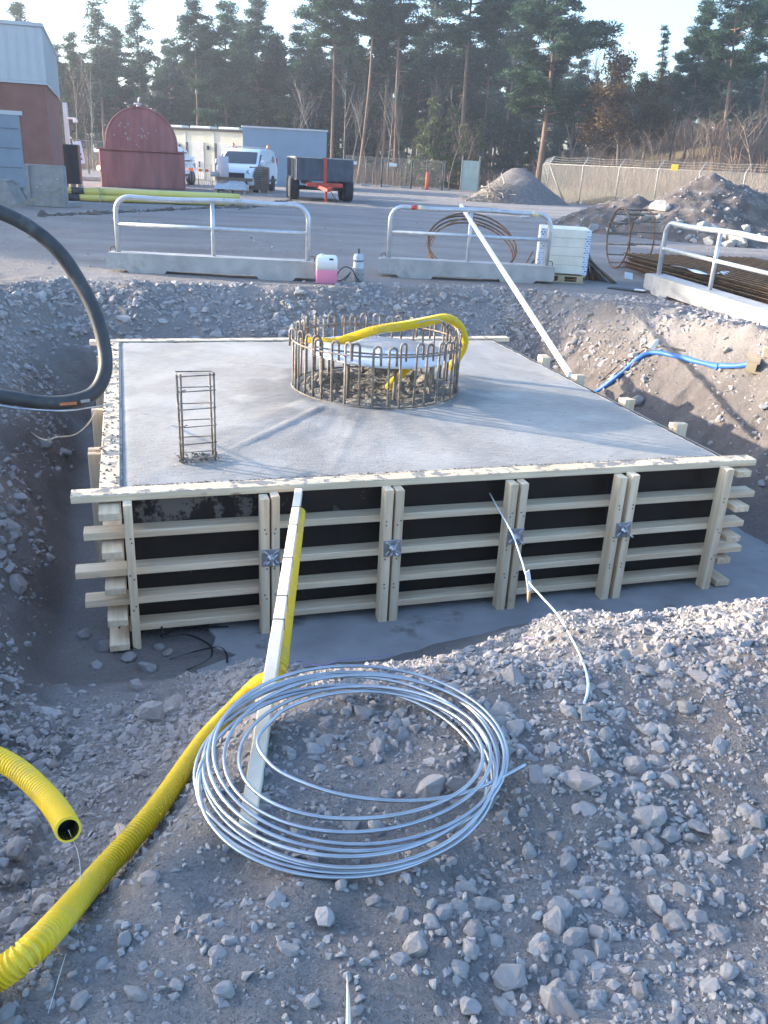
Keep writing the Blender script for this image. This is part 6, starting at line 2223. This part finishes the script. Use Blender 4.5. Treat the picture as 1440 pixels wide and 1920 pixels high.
rt = random.Random(31)
TREES = [
    # kind, px, y, top px, label
    ('full_b', 55, 84, 5, 'pine crown showing above the roof of the brick hall'),
    ('full_c', 150, 86, 70, 'broad pine just behind the corner of the brick hall'),
    ('slim', 198, 84, -4, 'slender pine standing left of the red tank'),
    ('full_a', 232, 92, 60, 'bushy dark pine behind the red tank dome, left'),
    ('slim', 270, 82, 2, 'slender pine rising straight behind the red tank'),
    ('full_b', 318, 94, 85, 'lower pine behind the red tank dome, right'),
    ('tall_b', 372, 78, -6, 'tall pine with clear trunk behind the cream cabins'),
    ('full_c', 432, 80, 14, 'dense pine behind the joint of cabins and blue shed'),
    ('full_a', 486, 86, -5, 'full crowned pine behind the left end of the blue shed'),
    ('full_b', 556, 84, 60, 'rounded pine behind the middle of the blue shed'),
    ('tall_a', 622, 74, -110, 'tall pine with bare trunk at the right end of the blue shed'),
    ('tall_c', 672, 72, -150, 'very tall bare trunk pine, first right of the blue shed'),
    ('tall_b', 718, 76, -40, 'pine with a bushy crown, second right of the blue shed'),
    ('tall_c', 742, 73, -150, 'leaning bare trunk pine, third right of the blue shed'),
    ('slim', 800, 88, -60, 'thin high pine behind the young pines'),
    ('tall_a', 866, 72, -130, 'thick trunked tall pine right of the young pines'),
    ('tall_b', 905, 88, -30, 'pine behind the green panel, crown meeting its neighbour'),
    ('tall_c', 938, 86, -110, 'thin tall pine between the green panel and the huge pine'),
    ('big', 1012, 66, -62, 'huge dark pine with wide crown above the gravel cone'),
    ('spruce', 1208, 78, 48, 'pointed spruce standing alone against the sky'),
    ('full_a', 1282, 72, 8, 'pine with wind-swept crown right of the pointed spruce'),
    ('full_c', 1330, 76, 22, 'dense pine second right of the pointed spruce'),
    ('lean', 1352, 62, -90, 'tall leaning pine with bare trunk on the right bank'),
    ('tall_b', 1408, 66, -60, 'tall pine nearest the right edge on the bank'),
    ('full_b', 1440, 74, 30, 'pine cut by the right edge of the wood'),
    ('full_c', 120, 90, 92, 'dark pine half behind the edge of the brick hall'),
    ('full_a', 395, 90, 70, 'dense dark pine behind the cream cabins, right of the clear trunk'),
    ('full_c', 455, 92, 50, 'dark pine behind the dense pine at the blue shed corner'),
    ('full_b', 520, 88, 75, 'dark pine between the two crowns over the blue shed'),
    ('full_c', 590, 90, 60, 'dark broad crown above the right half of the blue shed'),
    ('full_a', 645, 86, 45, 'dark crown between the first two bare trunks'),
    ('full_c', 705, 90, 30, 'dense dark crown behind the second and third bare trunks'),
    ('full_b', 770, 86, 60, 'dark pine right of the leaning bare trunk'),
    ('full_a', 850, 90, 50, 'dark crown behind the thick trunked tall pine'),
    ('full_c', 968, 88, 60, 'dark pine crowding the huge pine on its left'),
    ('full_b', 1068, 90, 110, 'low dark pine crowding the huge pine on its right'),
    ('full_c', 1310, 88, 60, 'dark pine filling the gap behind the right bank pines'),
    ('spruce_b', 1150, 96, 150, 'small distant spruce in the gap left of the pointed spruce'),
    ('full_b', 1245, 92, 120, 'low dark pine behind the pointed spruce'),
    ('full_a', 1370, 90, 90, 'bushy pine behind the leaning pine'),
    ('spruce', 590, 96, 120, 'dark spruce behind the right half of the blue shed'),
    ('spruce_b', 655, 92, 110, 'dark spruce between the first bare trunk pines'),
    ('full_c', 830, 94, 95, 'dark broad pine behind the young pines'),
    ('spruce', 880, 97, 110, 'dark spruce behind the green panel'),
    ('spruce_b', 960, 95, 140, 'dark spruce beside the huge pine'),
    ('spruce', 1075, 94, 175, 'dark spruce right of the huge pine trunk'),
]
for kd, px_, y, tp, lb in TREES:
    plant(kd, px_, y, tp, label=lb, wide=rt.uniform(.9, 1.3), rz=(rad(200) if kd == 'lean' else None))
for k, (px_, tp, y) in enumerate(((805, 186, 69.5), (842, 206, 69.0), (780, 225, 70.5), (860, 235, 69.8), (905, 225, 72.0))):
    plant('young', px_, y, tp, label=('bright young pine, tallest of the group by the fence', 'bright young pine right of the tallest young pine', 'bright young pine left of the tallest young pine', 'small young pine beside the thick pine trunk', 'young pine behind the green panel')[k], group='young pines at the fence', wide=1.15)
rt = random.Random(31)
bl_names = ('first', 'second', 'third', 'fourth', 'fifth', 'sixth', 'seventh', 'eighth', 'ninth', 'tenth', 'eleventh', 'twelfth', 'thirteenth', 'fourteenth', 'fifteenth', 'sixteenth', 'seventeenth', 'eighteenth', 'nineteenth', 'twentieth', 'twenty-first', 'twenty-second', 'twenty-third', 'twenty-fourth')
bx_ = [175, 540, 600, 645, 655, 690, 728, 755, 775, 850, 1055, 1085, 1103, 1122]
for k, px_ in enumerate(bx_):
    plant(('birch_a', 'birch_b', 'birch_c')[k % 3], px_, rt.uniform(69, 74) if px_ > 500 else 66, rt.uniform(150, 215) if px_ < 1000 else rt.uniform(115, 160), label=bl_names[k] + ' bare thin birch from the left along the wood edge', group='bare birches along the wood edge')
for k, (px_, y, tp) in enumerate(((1165, 64, 158), (1130, 68, 205), (1205, 66, 190))):
    plant('oak', px_, y, tp, label=('large tree with withered brown leaves behind the wire fence', 'smaller brown-leaved tree left of the large withered one', 'smaller brown-leaved tree right of the large withered one')[k], group='brown-leaved trees behind the fence', wide=1.1)
for k, (px_, y, tp) in enumerate(((148, 58, 140), (165, 60, 175), (845, 66, 245), (740, 70, 235), (700, 69, 240), (870, 67, 255))):
    plant('alder', px_, y, tp, label=('bare grey tree between the brick hall and the red tank', 'smaller bare tree left of the red tank', 'bare shrub tree at the young pines', 'bare shrub tree behind the site fence, middle', 'bare shrub tree behind the site fence, left', 'bare shrub beside the green panel')[k], group='bare shrubs at the wood edge')

for k, (px_, y, hh_) in enumerate(sorted(((1235, 56, 3.2), (1275, 57, 3.6), (1310, 55, 3.4), (1345, 57, 3.8), (1385, 54, 3.6), (1420, 52, 3.9), (1180, 58, 3.0), (1125, 60, 2.8), (1300, 66, 4.2), (1365, 68, 4.4), (1410, 64, 4.2), (1255, 70, 4.2)))):
    plant('alder', px_, y, h=hh_, label=bl_names[k] + ' leafless bush from the left in the thicket on the right bank', group='bushes on the right bank', wide=1.5)

# trees of the same wood left of the frame; they throw the long shade over the near ground
SH = [('full_c', -36, 5.6, 15.5), ('full_a', -38, 7.85, 16), ('full_c', -36, 0.2, 15), ('full_b', -34, 2.2, 14),
      ('full_c', -40, 25.5, 16), ('full_a', -42, 28.5, 16), ('full_c', -46, 31.5, 17), ('full_b', -38, 22.8, 13)]
for k, (kd, x, y, h) in enumerate(sorted(SH, key=lambda q: q[2])):
    o = copy_tree(PR[kd])
    s = h / FLn_[kd]
    o.location = (x, y, Hs(x, y) - .05); o.scale = (s, s, s); o.rotation_euler = (0, 0, k * 1.1)
    o['label'] = bl_names[k] + ' pine from the near end of the shelter belt left of the yard'
    o['group'] = 'pines left of the yard'

# the wood behind: one dark mass
fr_ = np.random.default_rng(40)
FVs, FFs, TVb = [], [], MB()
src = [pine(50 + i, 13, .6 + (i % 2) * 2.6, 2.4, .24, top='round' if i % 2 else 'cone', needle=1.2) for i in range(4)]
b_ = 0
for k in range(310):
    px_ = fr_.uniform(-60, 1130) if k < 165 else fr_.uniform(1130, 1500)
    y = fr_.uniform(92, 150)
    tm, V, F = src[k % 4]
    q = aty(px_, 300, y)
    tp = fr_.uniform(85, 190) if px_ < 1040 else fr_.uniform(130, 215)
    gz = Hs(q.x, y)
    s = max(.4, (aty(px_, tp, y).z - gz) / 13)
    if k >= 230:          # low growth under the tall trees
        px_ = fr_.uniform(100, 1500); y = fr_.uniform(84, 104); q = aty(px_, 300, y); gz = Hs(q.x, y); s = fr_.uniform(.22, .42); V = src[(k % 2) * 2][1]; F = src[(k % 2) * 2][2]
    a = fr_.uniform(0, 6.28); c, sn = math.cos(a), math.sin(a)
    R2 = np.array([[c, -sn, 0], [sn, c, 0], [0, 0, 1]])
    W = (V @ R2.T) * np.array([s * 1.15, s * 1.15, s]) + np.array([q.x, y, gz])
    FVs.append(W); FFs.append(F + b_); b_ += len(W)
    TVb.tube([(q.x, y, gz - .2), (q.x + .1, y, gz + 6 * s), (q.x, y, gz + 11 * s)], [.17 * s, .12 * s, .04 * s], 5, caps=False)
forest = np_mesh('forest', np.concatenate(FVs), np.concatenate(FFs), M_spruce)
tag(forest, 'dark mass of conifers deep in the wood behind the yard', 'forest', kind='stuff')
tag(TVb.build('forest_trunks', M_bark, forest, recalc=False), kind='stuff')

# undergrowth at the wood edge and dry brush on the right bank
def stems(n, xr, yr, h, r_, tilt=.25, wid=.018, top=1.0, keep=None):
    x = r_.uniform(*xr, n); y = r_.uniform(*yr, n)
    if keep is not None:
        k = keep(x, y); x, y = x[k], y[k]
    n = len(x)
    z = H(x, y)
    hh = h * r_.uniform(.4, 1.0, n)
    D = np.stack([r_.normal(0, tilt, n), r_.normal(0, tilt, n), np.ones(n)], 1)
    D /= np.linalg.norm(D, axis=1)[:, None]
    a = r_.uniform(0, 6.28, n)
    sd = np.stack([np.cos(a), np.sin(a), np.zeros(n)], 1) * wid
    B = np.stack([x, y, z - .03], 1)
    T = B + D * hh[:, None]
    Mi = B + D * hh[:, None] * .55 + r_.normal(0, .06, (n, 3))
    V = np.stack([B - sd, B + sd, Mi + sd * .7, Mi - sd * .7, T], 1).reshape(-1, 3)
    i = np.arange(n) * 5
    F = np.concatenate([np.stack([i, i + 1, i + 2], 1), np.stack([i, i + 2, i + 3], 1), np.stack([i + 3, i + 2, i + 4], 1)])
    return V, F


M_straw = leaf_material('dry_straw', (0.26, 0.21, 0.13), (0.36, 0.30, 0.19), .3)
M_brushm = leaf_material('dry_brush_stems', (0.17, 0.115, 0.085), (0.26, 0.18, 0.13), .2)
sf = lambda x, y: (x - 8.3) * .72 + (y - 52) * .70
V1, F1 = stems(26000, (8, 34), (38, 74), 1.1, fr_, .3, .014, keep=lambda x, y: (sf(x, y) > .4) & (sf(x, y) < 7))
dg = np_mesh('dry_grass', V1, F1, M_straw, parent=None)
tag(dg, 'tall straw coloured dry grass behind the wire fence', 'grass', kind='stuff')
V1, F1 = stems(30000, (10, 44), (44, 84), 2.6, fr_, .28, .022, keep=lambda x, y: (sf(x, y) > 4) & (x > 12) & (vnoise(x * .35, y * .35) > .42))
db_ = np_mesh('dry_brush', V1, F1, M_brushm)
tag(db_, 'reddish brown leafless brush covering the right bank', 'brush', kind='stuff')
V1, F1 = stems(9000, (-30, 14), (68.5, 84), 1.9, fr_, .35, .022, keep=lambda x, y: vnoise(x * .4, y * .4) > .3)
ug = np_mesh('undergrowth', V1, F1, M_brushm)
tag(ug, 'low bare undergrowth along the foot of the wood', 'undergrowth', kind='stuff')
# pale rocks on the bank
for k, (px_, py_, wp_) in enumerate(((1352, 308, 14), (1372, 316, 26), (1380, 300, 16), (1395, 300, 14), (1360, 318, 14))):
    y = 62.0
    q = aty(px_, py_, y)
    s = wp_ / FPX * 60 / 2
    o = bpy.data.objects.new('bank_rock', smesh[k + 3].copy()); o.data.materials[0] = M_boulder
    link(o, ground); o.name = 'boulder'
    o.location = (q.x, y, Hs(q.x, y) + s * .5); o.scale = (s, s * .9, s * .9)
for p in PR.values():
    if '_uses' in p: del p['_uses']
for o in bpy.data.objects:
    if '_uses' in o: del o['_uses']
# ------------------------------------------------------------------ thin low haze lit by the low sun
hz_m = bpy.data.materials.new('thin_haze')
hz_m.use_nodes = True
hn = hz_m.node_tree
for n_2 in list(hn.nodes):
    if n_2.type != 'OUTPUT_MATERIAL': hn.nodes.remove(n_2)
pv = hn.nodes.new('ShaderNodeVolumePrincipled')
pv.inputs['Color'].default_value = (0.86, 0.90, 1.0, 1)
pv.inputs['Density'].default_value = 0.0013
pv.inputs['Anisotropy'].default_value = 0.55
hn.links.new(pv.outputs[0], [n_2 for n_2 in hn.nodes if n_2.type == 'OUTPUT_MATERIAL'][0].inputs['Volume'])
hb = MB().box((0, 80, 13), (360, 300, 32)).build('haze', hz_m)
tag(hb, 'thin pale haze hanging over the yard and wood', 'haze', kind='stuff')
